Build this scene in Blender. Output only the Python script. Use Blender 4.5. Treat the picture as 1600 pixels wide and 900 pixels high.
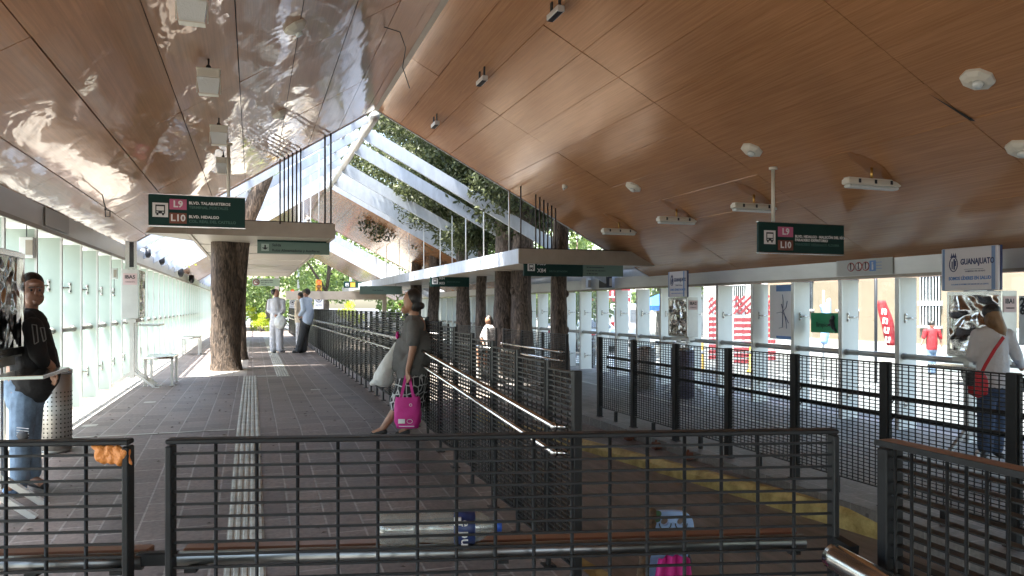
import bpy, bmesh, math, random
from mathutils import Vector, Matrix, Euler
random.seed(7)
PI = math.pi
for o in list(bpy.data.objects): bpy.data.objects.remove(o)
SC = bpy.context.scene
COL = SC.collection
# ------------------------------------------------------------------ camera, sky, sun, exposure
FX = 1155.0; HZ = 479.0; CAMZ = 1.45
A = math.atan(405 / FX); SA, CA = math.sin(A), math.cos(A)
cd = bpy.data.cameras.new('camera'); cam = bpy.data.objects.new('camera', cd); COL.objects.link(cam)
cd.sensor_width = 36; cd.lens = 36 * FX / 1600; cd.shift_y = (HZ - 450) / 1600
cd.clip_start = .05; cd.clip_end = 2000
cam.location = (0, 0, CAMZ); cam.rotation_euler = (PI / 2, 0, -A); SC.camera = cam
SUN = Vector((-.32, -.045, .946)).normalized()
wd = bpy.data.worlds.new('World'); SC.world = wd; wd.use_nodes = True
nt = wd.node_tree; sky = nt.nodes.new('ShaderNodeTexSky'); sky.sky_type = 'NISHITA'; sky.sun_disc = False
sky.sun_elevation = math.asin(SUN.z); sky.sun_rotation = math.atan2(SUN.x, SUN.y); sky.air_density = 1.3; sky.dust_density = 3.0
nt.links.new(sky.outputs[0], nt.nodes['Background'].inputs[0]); nt.nodes['Background'].inputs[1].default_value = .15
sl = bpy.data.lights.new('sun', 'SUN'); sl.energy = 4.8; sl.angle = math.radians(.5); sl.color = (1, .95, .86)
so = bpy.data.objects.new('sun', sl); COL.objects.link(so); so.rotation_euler = SUN.to_track_quat('Z', 'Y').to_euler()
SC.view_settings.view_transform = 'Standard'; SC.view_settings.look = 'None'
SC.view_settings.exposure = 2.85; SC.view_settings.gamma = 1; SC.view_settings.use_curve_mapping = False
SC.render.engine = 'CYCLES'; cy = SC.cycles
cy.use_denoising = True; cy.max_bounces = 9; cy.diffuse_bounces = 6; cy.glossy_bounces = 4; cy.transmission_bounces = 5
cy.transparent_max_bounces = 14; cy.caustics_reflective = False; cy.caustics_refractive = False; cy.sample_clamp_indirect = 6
cy.blur_glossy = 0.4

# ------------------------------------------------------------------ helpers
def W(px, py, t):
    """the point that stands at depth t along the view axis behind photo pixel px, py"""
    x = (px - 800) / FX * t
    return Vector((x * CA + t * SA, -x * SA + t * CA, CAMZ + (HZ - py) / FX * t))
def fz(y):
    return 0.0 if y >= 9.3 else max(-.36, -.068 * (9.3 - y))
def YX(px, X):
    """Y at which the plane X is met behind column px"""
    k = (px - 800) / FX
    return X * (CA - SA * k) / (SA + CA * k)
def XY(px, Y):
    k = (px - 800) / FX
    return Y * (SA + CA * k) / (CA - SA * k)
def ZP(py, X, Y): return CAMZ + (HZ - py) / FX * (X * SA + Y * CA)
def ceil_hit(px, py, side):
    k = SA + CA * (px - 800) / FX; v = (HZ - py) / FX
    t = 5.70 / (v + .5256 * k) if side == 'R' else 2.711 / (v - .643 * k)
    return W(px, py, t)
def tag(o, label=None, cat=None, group=None, kind=None):
    if label: o['label'] = label
    if cat: o['category'] = cat
    if group: o['group'] = group
    if kind: o['kind'] = kind
    return o
def empty(name, loc=(0, 0, 0), rz=0, label=None, cat=None, group=None):
    o = bpy.data.objects.new(name, None); COL.objects.link(o); o.location = loc; o.rotation_euler = (0, 0, rz)
    o.empty_display_size = .1
    return tag(o, label, cat, group)
class MB:
    def __init__(s): s.v = []; s.f = []; s.m = []; s.sm = []
    def add(s, vs, fs, mi=0, smooth=False):
        b = len(s.v); s.v += [tuple(v) for v in vs]; s.f += [tuple(i + b for i in f) for f in fs]
        s.m += [mi] * len(fs); s.sm += [smooth] * len(fs); return s
    def box(s, lo, hi, mi=0):
        x0, y0, z0 = lo; x1, y1, z1 = hi
        return s.add([(x0,y0,z0),(x1,y0,z0),(x1,y1,z0),(x0,y1,z0),(x0,y0,z1),(x1,y0,z1),(x1,y1,z1),(x0,y1,z1)],
                     [(0,3,2,1),(4,5,6,7),(0,1,5,4),(1,2,6,5),(2,3,7,6),(3,0,4,7)], mi)
    def bbox(s, c, d, mi=0, M=None, bev=0):
        hx, hy, hz = d[0]/2, d[1]/2, d[2]/2
        if bev:
            b = bev; V = []
            for z, k in ((-hz, 1), (-hz + b, 0), (hz - b, 0), (hz, 1)):
                ex, ey = hx - b * k, hy - b * k; q = b
                V += [(-ex+q,-ey,z),(ex-q,-ey,z),(ex,-ey+q,z),(ex,ey-q,z),(ex-q,ey,z),(-ex+q,ey,z),(-ex,ey-q,z),(-ex,-ey+q,z)]
            F = [tuple(range(7,-1,-1)), tuple(range(24,32))]
            for r in range(3):
                for i in range(8):
                    j = (i+1) % 8; F.append((r*8+i, r*8+j, r*8+8+j, r*8+8+i))
        else:
            V = [(-hx,-hy,-hz),(hx,-hy,-hz),(hx,hy,-hz),(-hx,hy,-hz),(-hx,-hy,hz),(hx,-hy,hz),(hx,hy,hz),(-hx,hy,hz)]
            F = [(0,3,2,1),(4,5,6,7),(0,1,5,4),(1,2,6,5),(2,3,7,6),(3,0,4,7)]
        T = Matrix.Translation(c) @ (M.to_4x4() if M else Matrix())
        return s.add([T @ Vector(v) for v in V], F, mi)
    def bar(s, p, q, w, h, mi=0, up=(0,0,1)):
        p = Vector(p); q = Vector(q); d = (q - p); L = d.length; d.normalize(); up = Vector(up)
        x = d.cross(up); x = x.normalized() if x.length > 1e-5 else Vector((1,0,0)); u = x.cross(d)
        vs = [e + x*sx*w/2 + u*su*h/2 for e in (p, q) for sx, su in ((-1,-1),(1,-1),(1,1),(-1,1))]
        return s.add(vs, [(0,1,2,3)[::-1],(4,5,6,7),(0,1,5,4),(1,2,6,5),(2,3,7,6),(3,0,4,7)][0:0] + [(3,2,1,0),(4,5,6,7),(0,1,5,4),(1,2,6,5),(2,3,7,6),(3,0,4,7)], mi)
    def tube(s, pts, rad, n=8, mi=0, cap=True, jit=0):
        pts = [Vector(p) for p in pts]; rs = rad if isinstance(rad, (list, tuple)) else [rad]*len(pts)
        vs = []; fs = []; N = None
        for i, p in enumerate(pts):
            d = (pts[min(i+1, len(pts)-1)] - pts[max(i-1, 0)]).normalized()
            if N is None: N = d.orthogonal().normalized()
            N = (N - d * N.dot(d)).normalized(); B = d.cross(N)
            for k in range(n):
                a = 2*PI*k/n; r = rs[i] * (1 + (random.uniform(-jit, jit) if jit else 0))
                vs.append(p + N*math.cos(a)*r + B*math.sin(a)*r)
        for i in range(len(pts)-1):
            for k in range(n):
                j = (k+1) % n; fs.append((i*n+k, i*n+j, i*n+n+j, i*n+n+k))
        if cap: fs += [tuple(range(n-1,-1,-1)), tuple(range((len(pts)-1)*n, len(pts)*n))]
        return s.add(vs, fs, mi, True)
    def ell(s, c, r, M=None, mi=0, n=14, m=9):
        r = (r, r, r) if not isinstance(r, (tuple, list)) else r
        T = Matrix.Translation(c) @ (M.to_4x4() if M else Matrix()); vs = [T @ Vector((0,0,-r[2]))]; fs = []
        for i in range(1, m):
            ph = -PI/2 + PI*i/m
            for k in range(n):
                a = 2*PI*k/n; vs.append(T @ Vector((r[0]*math.cos(ph)*math.cos(a), r[1]*math.cos(ph)*math.sin(a), r[2]*math.sin(ph))))
        vs.append(T @ Vector((0,0,r[2])))
        for k in range(n): fs.append((0, 1+(k+1)%n, 1+k)); fs.append((len(vs)-1, 1+(m-2)*n+k, 1+(m-2)*n+(k+1)%n))
        for i in range(m-2):
            for k in range(n):
                j = (k+1)%n; fs.append((1+i*n+k, 1+i*n+j, 1+i*n+n+j, 1+i*n+n+k))
        return s.add(vs, fs, mi, True)
    def cap(s, p, q, r0, r1, n=12):
        s.ell(p, r0, n=n, m=8); s.ell(q, r1, n=n, m=8); return s.tube([p, q], [r0, r1], n)
    def prism(s, poly, z0, z1, mi=0):
        n = len(poly); vs = [(x,y,z0) for x,y in poly] + [(x,y,z1) for x,y in poly]
        return s.add(vs, [tuple(range(n-1,-1,-1)), tuple(range(n,2*n))] + [(i,(i+1)%n,n+(i+1)%n,n+i) for i in range(n)], mi)
    def mesh(s, name, mats):
        me = bpy.data.meshes.new(name); me.from_pydata(s.v, [], s.f)
        for m in (mats if isinstance(mats, (list, tuple)) else [mats]): me.materials.append(m)
        me.polygons.foreach_set('material_index', s.m); me.polygons.foreach_set('use_smooth', s.sm); me.update(); return me
    def build(s, name, mats, parent=None, loc=None):
        o = bpy.data.objects.new(name, s.mesh(name, mats)); COL.objects.link(o)
        if parent: o.parent = parent
        if loc is not None: o.location = loc
        return o
def inst(name, me, parent=None, loc=(0,0,0), rot=(0,0,0)):
    o = bpy.data.objects.new(name, me); COL.objects.link(o); o.location = loc; o.rotation_euler = rot
    if parent: o.parent = parent
    return o
def copy_tree(o, parent=None):
    c = o.copy(); COL.objects.link(c)
    if parent: c.parent = parent
    for ch in list(o.children): copy_tree(ch, c)
    return c
def wpts(root, *a): return a
def remeshed(name, mb, mat, parent, voxel=.012, smooth=4, loc=(0,0,0), local=None):
    """one continuous skin over overlapping volumes"""
    me = mb.mesh(name, mat); o = bpy.data.objects.new(name, me); COL.objects.link(o)
    r = o.modifiers.new('r', 'REMESH'); r.mode = 'VOXEL'; r.voxel_size = voxel; r.use_smooth_shade = True
    s_ = o.modifiers.new('s', 'SMOOTH'); s_.iterations = smooth; s_.factor = .5
    dg = bpy.context.evaluated_depsgraph_get(); nm = bpy.data.meshes.new_from_object(o.evaluated_get(dg))
    o.modifiers.clear(); o.data = nm; bpy.data.meshes.remove(me); nm.name = name
    if not nm.materials: nm.materials.append(mat)
    for p in nm.polygons: p.use_smooth = True
    if parent: o.parent = parent
    return o
def text(s, size, mat, loc, rot, parent=None, name='lettering', align='LEFT', ext=.0015, sx=1, bold=0):
    c = bpy.data.curves.new(name, 'FONT'); c.body = s; c.size = size; c.extrude = ext; c.align_x = align; c.align_y = 'CENTER'; c.resolution_u = 2; c.offset = bold
    o = bpy.data.objects.new(name, c); COL.objects.link(o)
    dg = bpy.context.evaluated_depsgraph_get(); me = bpy.data.meshes.new_from_object(o.evaluated_get(dg))
    bpy.data.objects.remove(o); me.materials.clear(); me.materials.append(mat)
    o = bpy.data.objects.new(name, me); COL.objects.link(o); o.location = loc; o.rotation_euler = rot; o.scale = (sx, 1, 1)
    if parent: o.parent = parent
    return o
# ------------------------------------------------------------------ materials
def mat(name, col, rough=.5, metal=0, var=0, vs=6, bump=0, bs=40, spec=.5, trans=0, coat=0, stretch=(1,1,1), emit=None, dist=.01, det=4, rvar=0, var2=None):
    m = bpy.data.materials.new(name); m.use_nodes = True; n = m.node_tree.nodes; L = m.node_tree.links; b = n['Principled BSDF']
    b.inputs['Base Color'].default_value = (*col, 1); b.inputs['Roughness'].default_value = rough; b.inputs['Metallic'].default_value = metal
    b.inputs['Specular IOR Level'].default_value = spec; b.inputs['Transmission Weight'].default_value = trans; b.inputs['Coat Weight'].default_value = coat
    if emit: b.inputs['Emission Color'].default_value = (*emit[0], 1); b.inputs['Emission Strength'].default_value = emit[1]
    if var or bump or rvar:
        tc = n.new('ShaderNodeTexCoord'); mp = n.new('ShaderNodeMapping'); mp.inputs['Scale'].default_value = stretch; L.new(tc.outputs['Object'], mp.inputs[0])
    if var or rvar:
        nz = n.new('ShaderNodeTexNoise'); nz.inputs['Scale'].default_value = vs; nz.inputs['Detail'].default_value = 6; nz.inputs['Roughness'].default_value = .65; L.new(mp.outputs[0], nz.inputs['Vector'])
    if var:
        cr = n.new('ShaderNodeValToRGB'); e = cr.color_ramp.elements; e[0].position = .3; e[1].position = .72
        c2 = var2 or tuple(min(1, c*(1+var)) for c in col)
        e[0].color = (*[c*(1-var) for c in col], 1); e[1].color = (*c2, 1); L.new(nz.outputs[0], cr.inputs[0]); L.new(cr.outputs[0], b.inputs['Base Color'])
    if rvar:
        mr = n.new('ShaderNodeMapRange'); mr.inputs['To Min'].default_value = max(0, rough-rvar); mr.inputs['To Max'].default_value = min(1, rough+rvar); L.new(nz.outputs[0], mr.inputs[0]); L.new(mr.outputs[0], b.inputs['Roughness'])
    if bump:
        nb = n.new('ShaderNodeTexNoise'); nb.inputs['Scale'].default_value = bs; nb.inputs['Detail'].default_value = det; L.new(mp.outputs[0], nb.inputs['Vector'])
        bn = n.new('ShaderNodeBump'); bn.inputs['Strength'].default_value = bump; bn.inputs['Distance'].default_value = dist; L.new(nb.outputs[0], bn.inputs['Height']); L.new(bn.outputs[0], b.inputs['Normal'])
    return m
def pavers(name, c1, c2, mortar, w, h, offset=.5, swap=True, ms=.008, rough=.55, stain=.35):
    m = bpy.data.materials.new(name); m.use_nodes = True; n = m.node_tree.nodes; L = m.node_tree.links; b = n['Principled BSDF']
    tc = n.new('ShaderNodeTexCoord'); mp = n.new('ShaderNodeMapping'); L.new(tc.outputs['Object'], mp.inputs[0])
    if swap: mp.inputs['Rotation'].default_value = (0, 0, PI/2)
    br = n.new('ShaderNodeTexBrick'); br.offset = offset; br.inputs['Scale'].default_value = 1; br.inputs['Brick Width'].default_value = w; br.inputs['Row Height'].default_value = h
    br.inputs['Mortar Size'].default_value = ms; br.inputs['Mortar Smooth'].default_value = .3; br.inputs['Bias'].default_value = -.1
    br.inputs['Color1'].default_value = (*c1, 1); br.inputs['Color2'].default_value = (*c2, 1); br.inputs['Mortar'].default_value = (*mortar, 1); L.new(mp.outputs[0], br.inputs['Vector'])
    nz = n.new('ShaderNodeTexNoise'); nz.inputs['Scale'].default_value = .9; nz.inputs['Detail'].default_value = 8; nz.inputs['Roughness'].default_value = .7; L.new(tc.outputs['Object'], nz.inputs['Vector'])
    n2 = n.new('ShaderNodeTexNoise'); n2.inputs['Scale'].default_value = 28; n2.inputs['Detail'].default_value = 6; L.new(tc.outputs['Object'], n2.inputs['Vector'])
    r1 = n.new('ShaderNodeMapRange'); r1.inputs['From Min'].default_value = .3; r1.inputs['From Max'].default_value = .7; r1.inputs['To Min'].default_value = 1-stain; r1.inputs['To Max'].default_value = 1+stain*.6; L.new(nz.outputs[0], r1.inputs[0])
    r2 = n.new('ShaderNodeMapRange'); r2.inputs['From Min'].default_value = .25; r2.inputs['From Max'].default_value = .75; r2.inputs['To Min'].default_value = .72; r2.inputs['To Max'].default_value = 1.25; L.new(n2.outputs[0], r2.inputs[0])
    mu = n.new('ShaderNodeMath'); mu.operation = 'MULTIPLY'; L.new(r1.outputs[0], mu.inputs[0]); L.new(r2.outputs[0], mu.inputs[1])
    vm = n.new('ShaderNodeVectorMath'); vm.operation = 'SCALE'; L.new(br.outputs[0], vm.inputs[0]); L.new(mu.outputs[0], vm.inputs['Scale']); L.new(vm.outputs[0], b.inputs['Base Color'])
    vo = n.new('ShaderNodeTexVoronoi'); vo.inputs['Scale'].default_value = 2.6; L.new(tc.outputs['Object'], vo.inputs['Vector'])
    rs = n.new('ShaderNodeMapRange'); rs.inputs['From Min'].default_value = .045; rs.inputs['From Max'].default_value = .075; rs.inputs['To Min'].default_value = .5; rs.inputs['To Max'].default_value = 1; L.new(vo.outputs['Distance'], rs.inputs[0])
    v2 = n.new('ShaderNodeVectorMath'); v2.operation = 'SCALE'; L.new(vm.outputs[0], v2.inputs[0]); L.new(rs.outputs[0], v2.inputs['Scale']); L.new(v2.outputs[0], b.inputs['Base Color'])
    rr = n.new('ShaderNodeMapRange'); rr.inputs['To Min'].default_value = rough-.16; rr.inputs['To Max'].default_value = rough+.2; L.new(nz.outputs[0], rr.inputs[0]); L.new(rr.outputs[0], b.inputs['Roughness'])
    ad = n.new('ShaderNodeMath'); ad.operation = 'MULTIPLY_ADD'; ad.inputs[1].default_value = -.8; L.new(br.outputs['Fac'], ad.inputs[0]); L.new(n2.outputs[0], ad.inputs[2])
    bn = n.new('ShaderNodeBump'); bn.inputs['Strength'].default_value = .5; bn.inputs['Distance'].default_value = .006; L.new(ad.outputs[0], bn.inputs['Height']); L.new(bn.outputs[0], b.inputs['Normal'])
    return m
def wood_ceiling(name, wave, base=(.42, .20, .09), rough=.10, coat=1.0, tint=None):
    m = bpy.data.materials.new(name); m.use_nodes = True; n = m.node_tree.nodes; L = m.node_tree.links; b = n['Principled BSDF']
    tc = n.new('ShaderNodeTexCoord')
    mp = n.new('ShaderNodeMapping'); mp.inputs['Scale'].default_value = (30, .6, 30); L.new(tc.outputs['Object'], mp.inputs[0])
    nz = n.new('ShaderNodeTexNoise'); nz.inputs['Scale'].default_value = 1.6; nz.inputs['Detail'].default_value = 7; nz.inputs['Roughness'].default_value = .6; nz.inputs['Distortion'].default_value = .35; L.new(mp.outputs[0], nz.inputs['Vector'])
    cr = n.new('ShaderNodeValToRGB'); e = cr.color_ramp.elements; e[0].position = .32; e[1].position = .68
    e[0].color = (*[c*.80 for c in base], 1); e[1].color = (base[0]*1.16, base[1]*1.2, base[2]*1.25, 1); L.new(nz.outputs[0], cr.inputs[0])
    big = n.new('ShaderNodeTexNoise'); big.inputs['Scale'].default_value = .5; big.inputs['Detail'].default_value = 3; L.new(tc.outputs['Object'], big.inputs['Vector'])
    r1 = n.new('ShaderNodeMapRange'); r1.inputs['From Min'].default_value = .3; r1.inputs['From Max'].default_value = .7; r1.inputs['To Min'].default_value = .86; r1.inputs['To Max'].default_value = 1.12; L.new(big.outputs[0], r1.inputs[0])
    vm = n.new('ShaderNodeVectorMath'); vm.operation = 'SCALE'; L.new(cr.outputs[0], vm.inputs[0]); L.new(r1.outputs[0], vm.inputs['Scale']); L.new(vm.outputs[0], b.inputs['Base Color'])
    b.inputs['Roughness'].default_value = .32; b.inputs['Specular IOR Level'].default_value = .6; b.inputs['Specular Tint'].default_value = (*(tint or (1,1,1)), 1)
    if tint: b.inputs['Roughness'].default_value = rough; b.inputs['IOR'].default_value = 1.8; b.inputs['Specular IOR Level'].default_value = .5
    b.inputs['Coat Weight'].default_value = coat; b.inputs['Coat Roughness'].default_value = rough; b.inputs['Coat IOR'].default_value = 1.62
    m2 = n.new('ShaderNodeMapping'); m2.inputs['Scale'].default_value = (1.5, .7, 1.5); L.new(tc.outputs['Object'], m2.inputs[0])
    nb = n.new('ShaderNodeTexNoise'); nb.inputs['Scale'].default_value = 1.3; nb.inputs['Detail'].default_value = 3.2; nb.inputs['Roughness'].default_value = .5; nb.inputs['Distortion'].default_value = .5; L.new(m2.outputs[0], nb.inputs['Vector'])
    bn = n.new('ShaderNodeBump'); bn.inputs['Strength'].default_value = 1; bn.inputs['Distance'].default_value = wave; L.new(nb.outputs[0], bn.inputs['Height'])
    L.new(bn.outputs[0], b.inputs['Coat Normal']); L.new(bn.outputs[0], b.inputs['Normal'])
    return m
def clear_glass(name, tint=(.9,.97,.95), gloss=.12, milk=0.0, rough=.02):
    m = bpy.data.materials.new(name); m.use_nodes = True; n = m.node_tree.nodes; L = m.node_tree.links; n.remove(n['Principled BSDF'])
    tr = n.new('ShaderNodeBsdfTransparent'); tr.inputs[0].default_value = (*tint, 1)
    gl = n.new('ShaderNodeBsdfGlossy'); gl.inputs['Roughness'].default_value = rough
    lw = n.new('ShaderNodeLayerWeight'); lw.inputs['Blend'].default_value = .25
    mr = n.new('ShaderNodeMapRange'); mr.inputs['To Min'].default_value = gloss*.4; mr.inputs['To Max'].default_value = min(.5, gloss*2); L.new(lw.outputs['Fresnel'], mr.inputs[0])
    mx = n.new('ShaderNodeMixShader'); L.new(mr.outputs[0], mx.inputs[0]); L.new(gl.outputs[0], mx.inputs[2])
    if milk:
        df = n.new('ShaderNodeBsdfDiffuse'); df.inputs[0].default_value = (.82,.9,.87,1); tl = n.new('ShaderNodeBsdfTranslucent'); tl.inputs[0].default_value = (.85,.93,.9,1)
        a = n.new('ShaderNodeAddShader'); m5 = n.new('ShaderNodeMixShader'); m5.inputs[0].default_value = .65; L.new(df.outputs[0], m5.inputs[1]); L.new(tl.outputs[0], m5.inputs[2])
        m6 = n.new('ShaderNodeMixShader'); m6.inputs[0].default_value = milk; L.new(tr.outputs[0], m6.inputs[1]); L.new(m5.outputs[0], m6.inputs[2]); L.new(m6.outputs[0], mx.inputs[1])
    else: L.new(tr.outputs[0], mx.inputs[1])
    L.new(mx.outputs[0], n['Material Output'].inputs[0]); return m
def leaf_mat(name, c1, c2):
    m = bpy.data.materials.new(name); m.use_nodes = True; n = m.node_tree.nodes; L = m.node_tree.links; b = n['Principled BSDF']
    g = n.new('ShaderNodeNewGeometry'); cr = n.new('ShaderNodeValToRGB'); cr.color_ramp.elements[0].color = (*c1,1); cr.color_ramp.elements[1].color = (*c2,1)
    L.new(g.outputs['Random Per Island'], cr.inputs[0]); L.new(cr.outputs[0], b.inputs['Base Color']); b.inputs['Roughness'].default_value = .5
    tl = n.new('ShaderNodeBsdfTranslucent'); L.new(cr.outputs[0], tl.inputs[0]); mx = n.new('ShaderNodeMixShader'); mx.inputs[0].default_value = .35
    L.new(b.outputs[0], mx.inputs[1]); L.new(tl.outputs[0], mx.inputs[2]); L.new(mx.outputs[0], n['Material Output'].inputs[0]); return m
def bark_mat(name, c):
    m = bpy.data.materials.new(name); m.use_nodes = True; n = m.node_tree.nodes; L = m.node_tree.links; b = n['Principled BSDF']
    tc = n.new('ShaderNodeTexCoord'); mp = n.new('ShaderNodeMapping'); mp.inputs['Scale'].default_value = (1,1,.22); L.new(tc.outputs['Object'], mp.inputs[0])
    nz = n.new('ShaderNodeTexNoise'); nz.inputs['Scale'].default_value = 22; nz.inputs['Detail'].default_value = 6; nz.inputs['Distortion'].default_value = 1.2; L.new(mp.outputs[0], nz.inputs['Vector'])
    cr = n.new('ShaderNodeValToRGB'); cr.color_ramp.elements[0].position = .36; cr.color_ramp.elements[1].position = .66
    cr.color_ramp.elements[0].color = (*[x*.28 for x in c],1); cr.color_ramp.elements[1].color = (*[x*1.5 for x in c],1); L.new(nz.outputs[0], cr.inputs[0]); L.new(cr.outputs[0], b.inputs['Base Color'])
    bn = n.new('ShaderNodeBump'); bn.inputs['Strength'].default_value = 1; bn.inputs['Distance'].default_value = .05; L.new(nz.outputs[0], bn.inputs['Height']); L.new(bn.outputs[0], b.inputs['Normal']); b.inputs['Roughness'].default_value = .9
    return m
M = {}
M['paver'] = pavers('brown_pavers', (.205,.165,.146), (.138,.112,.102), (.29,.26,.235), .42, .27, .5, ms=.009)
M['paver2'] = pavers('grey_pavers', (.21,.195,.185), (.15,.138,.13), (.28,.265,.25), .42, .27, .5)
M['lane'] = mat('lane_concrete', (.19,.165,.14), .6, var=.35, vs=2.2, bump=.3, bs=60, stretch=(3,.7,1))
M['street'] = mat('street_asphalt', (.085,.087,.09), .8, var=.2, vs=1.5, bump=.2, bs=80)
M['conc'] = mat('concrete', (.27,.255,.235), .75, var=.3, vs=3, bump=.3, bs=50)
M['yellow'] = mat('worn_yellow_paint', (.46,.32,.08), .7, var=.5, vs=6, bump=.5, bs=30, var2=(.60,.47,.19))
M['tact'] = mat('tactile_tile', (.40,.39,.34), .6, var=.38, vs=5)
M['wood'] = wood_ceiling('wood_laminate_ceiling', .006, rough=.2, coat=.08, tint=(1,.72,.48))
M['woodL'] = wood_ceiling('wood_laminate_ceiling_wavy', .014, rough=.035, coat=.85)
M['gapdark'] = mat('dark_gap', (.02,.018,.016), .8)
M['white'] = mat('white_painted_steel', (.76,.77,.76), .38, var=.06, vs=4, rvar=.12)
M['whitedirty'] = mat('weathered_white_paint', (.50,.54,.60), .5, var=.16, vs=5, stretch=(1,1,.4))
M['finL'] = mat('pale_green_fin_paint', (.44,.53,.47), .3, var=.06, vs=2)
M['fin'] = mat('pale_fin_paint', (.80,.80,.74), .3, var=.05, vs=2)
M['beam'] = mat('satin_aluminium_beam', (.62,.62,.60), .32, .35, var=.1, vs=3, stretch=(1,.3,1), rvar=.1)
M['binsteel'] = mat('brushed_bin_steel', (.42,.41,.39), .42, .8, rvar=.1, vs=12)
M['steel'] = mat('stainless_steel', (.62,.61,.59), .2, 1, rvar=.08, vs=12)
M['dark'] = mat('dark_grey_steel', (.014,.014,.015), .45, .2, var=.25, vs=20, spec=.35)
M['darkflat'] = mat('graphite_painted_steel', (.016,.017,.019), .5, 0, var=.25, vs=14, spec=.28)
M['soffit'] = mat('soffit_metal', (.44,.40,.33), .4, .2, var=.08, vs=2, stretch=(.3,3,1))
M['facia'] = mat('fascia_metal', (.33,.285,.23), .42, .3, var=.08, vs=4)
M['rust'] = mat('rusty_steel', (.13,.045,.025), .8, .2, var=.4, vs=20)
M['rod'] = mat('brown_steel_rod', (.05,.035,.028), .4, .5)
M['green'] = mat('dark_green_sign', (.006,.036,.030), .55, spec=.25)
M['greenlt'] = mat('sage_sign', (.17,.25,.215), .5, spec=.3)
M['mint'] = mat('mint_sign', (.55,.72,.6), .5)
M['pinkplate'] = mat('pink_plate', (.55,.13,.25), .5); M['brownplate'] = mat('brown_plate', (.20,.06,.035), .5)
M['ink'] = mat('black_ink', (.02,.02,.025), .5); M['paper'] = mat('white_print', (.8,.8,.8), .5); M['dimtext'] = mat('grey_green_print', (.05,.13,.11), .5)
M['red'] = mat('red_print', (.33,.02,.026), .5); M['navy'] = mat('navy_print', (.03,.05,.16), .4); M['bluep'] = mat('blue_print', (.12,.27,.6), .4)
M['glass'] = clear_glass('clear_glass'); M['frost'] = clear_glass('frosted_green_glass', (.95,.99,.97), .05, .06); M['roofglass'] = clear_glass('roof_glass', (.95,.97,.99), .03, .05)
M['foil'] = mat('crumpled_mirror_film', (.45,.45,.44), .14, 1, bump=1, bs=2.0, dist=.16, stretch=(1.6,1.6,.7), det=2)
def swirl_film():
    m = mat('swirled_mirror_film', (.5,.5,.49), .12, 1); n = m.node_tree.nodes; L = m.node_tree.links; b = n['Principled BSDF']
    tc = n.new('ShaderNodeTexCoord'); wv = n.new('ShaderNodeTexWave'); wv.inputs['Scale'].default_value = 1.3; wv.inputs['Distortion'].default_value = 9; wv.inputs['Detail'].default_value = 1.5; wv.inputs['Detail Scale'].default_value = 1.6; L.new(tc.outputs['Object'], wv.inputs['Vector'])
    bn = n.new('ShaderNodeBump'); bn.inputs['Strength'].default_value = .9; bn.inputs['Distance'].default_value = .07; L.new(wv.outputs['Fac'], bn.inputs['Height']); L.new(bn.outputs[0], b.inputs['Normal']); return m
M['foil'] = swirl_film()
M['bark'] = bark_mat('brown_bark', (.125,.09,.066)); M['bark2'] = bark_mat('grey_bark', (.12,.09,.07))
M['leaf'] = leaf_mat('olive_leaves', (.022,.034,.011), (.115,.135,.055)); M['leaf2'] = leaf_mat('fresh_leaves', (.08,.13,.03), (.22,.30,.08)); M['leafy'] = leaf_mat('yellow_green_leaves', (.2,.30,.01), (.5,.55,.03))
M['skin'] = mat('brown_skin', (.36,.19,.125), .5, var=.12, vs=20); M['skin2'] = mat('tan_skin', (.36,.19,.12), .5)
M['hair'] = mat('black_hair', (.018,.014,.012), .45, bump=.6, bs=60, stretch=(1,1,.2)); M['hairb'] = mat('brown_blond_hair', (.10,.05,.022), .5, var=.7, vs=4, bump=.6, bs=60, stretch=(1,1,.25), var2=(.34,.19,.08))
M['blackcloth'] = mat('black_jersey', (.012,.012,.014), .85, bump=.4, bs=14, dist=.03); M['denim'] = mat('pale_denim', (.16,.23,.33), .85, var=.4, vs=9, bump=.4, bs=16, dist=.02)
M['denimd'] = mat('dark_denim', (.035,.06,.12), .85, var=.35, vs=9, bump=.4, bs=16, dist=.02); M['greycloth'] = mat('grey_jersey', (.13,.13,.128), .9, var=.12, vs=6, bump=.6, bs=9, dist=.05)
M['whitecloth'] = mat('white_cotton', (.55,.55,.58), .85, bump=.7, bs=9, dist=.05); M['bluecloth'] = mat('pale_blue_cotton', (.55,.65,.80), .85, bump=.6, bs=9, dist=.05)
M['charcoal'] = mat('charcoal_cloth', (.06,.062,.066), .9, bump=.5, bs=10, dist=.04); M['khaki'] = mat('olive_cap_cloth', (.09,.09,.06), .9); M['redcloth'] = mat('red_cotton', (.40,.014,.02), .8, bump=.5, bs=9, dist=.04)
M['shoe'] = mat('black_shoe', (.012,.012,.013), .5); M['blueshoe'] = mat('blue_sneaker', (.03,.13,.42), .6, var=.6, vs=30, var2=(.3,.5,.8))
M['magenta'] = mat('magenta_woven_bag', (.55,.02,.24), .6, bump=.5, bs=10, dist=.03); M['plasticbag'] = mat('white_plastic_film', (.74,.76,.74), .3, bump=.9, bs=7, dist=.06, trans=0.15)
M['orange'] = mat('orange_plastic_bag', (.80,.29,.07), .4, bump=.9, bs=28, dist=.03); M['beige'] = mat('cream_cloth', (.62,.52,.40), .85)
M['pet'] = clear_glass('clear_bottle_plastic', (.93,.95,.96), .5, .32, .05)
M['capblue'] = mat('blue_cap', (.02,.09,.45), .4); M['lamp'] = mat('cream_lamp_housing', (.66,.63,.54), .45); M['lens'] = mat('prismatic_lens', (.66,.70,.68), .15, spec=.8, bump=.4, bs=60)
M['brass'] = mat('brass_fitting', (.55,.33,.1), .35, 1); M['stain'] = mat('glue_stain', (.30,.13,.045), .4)
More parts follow.
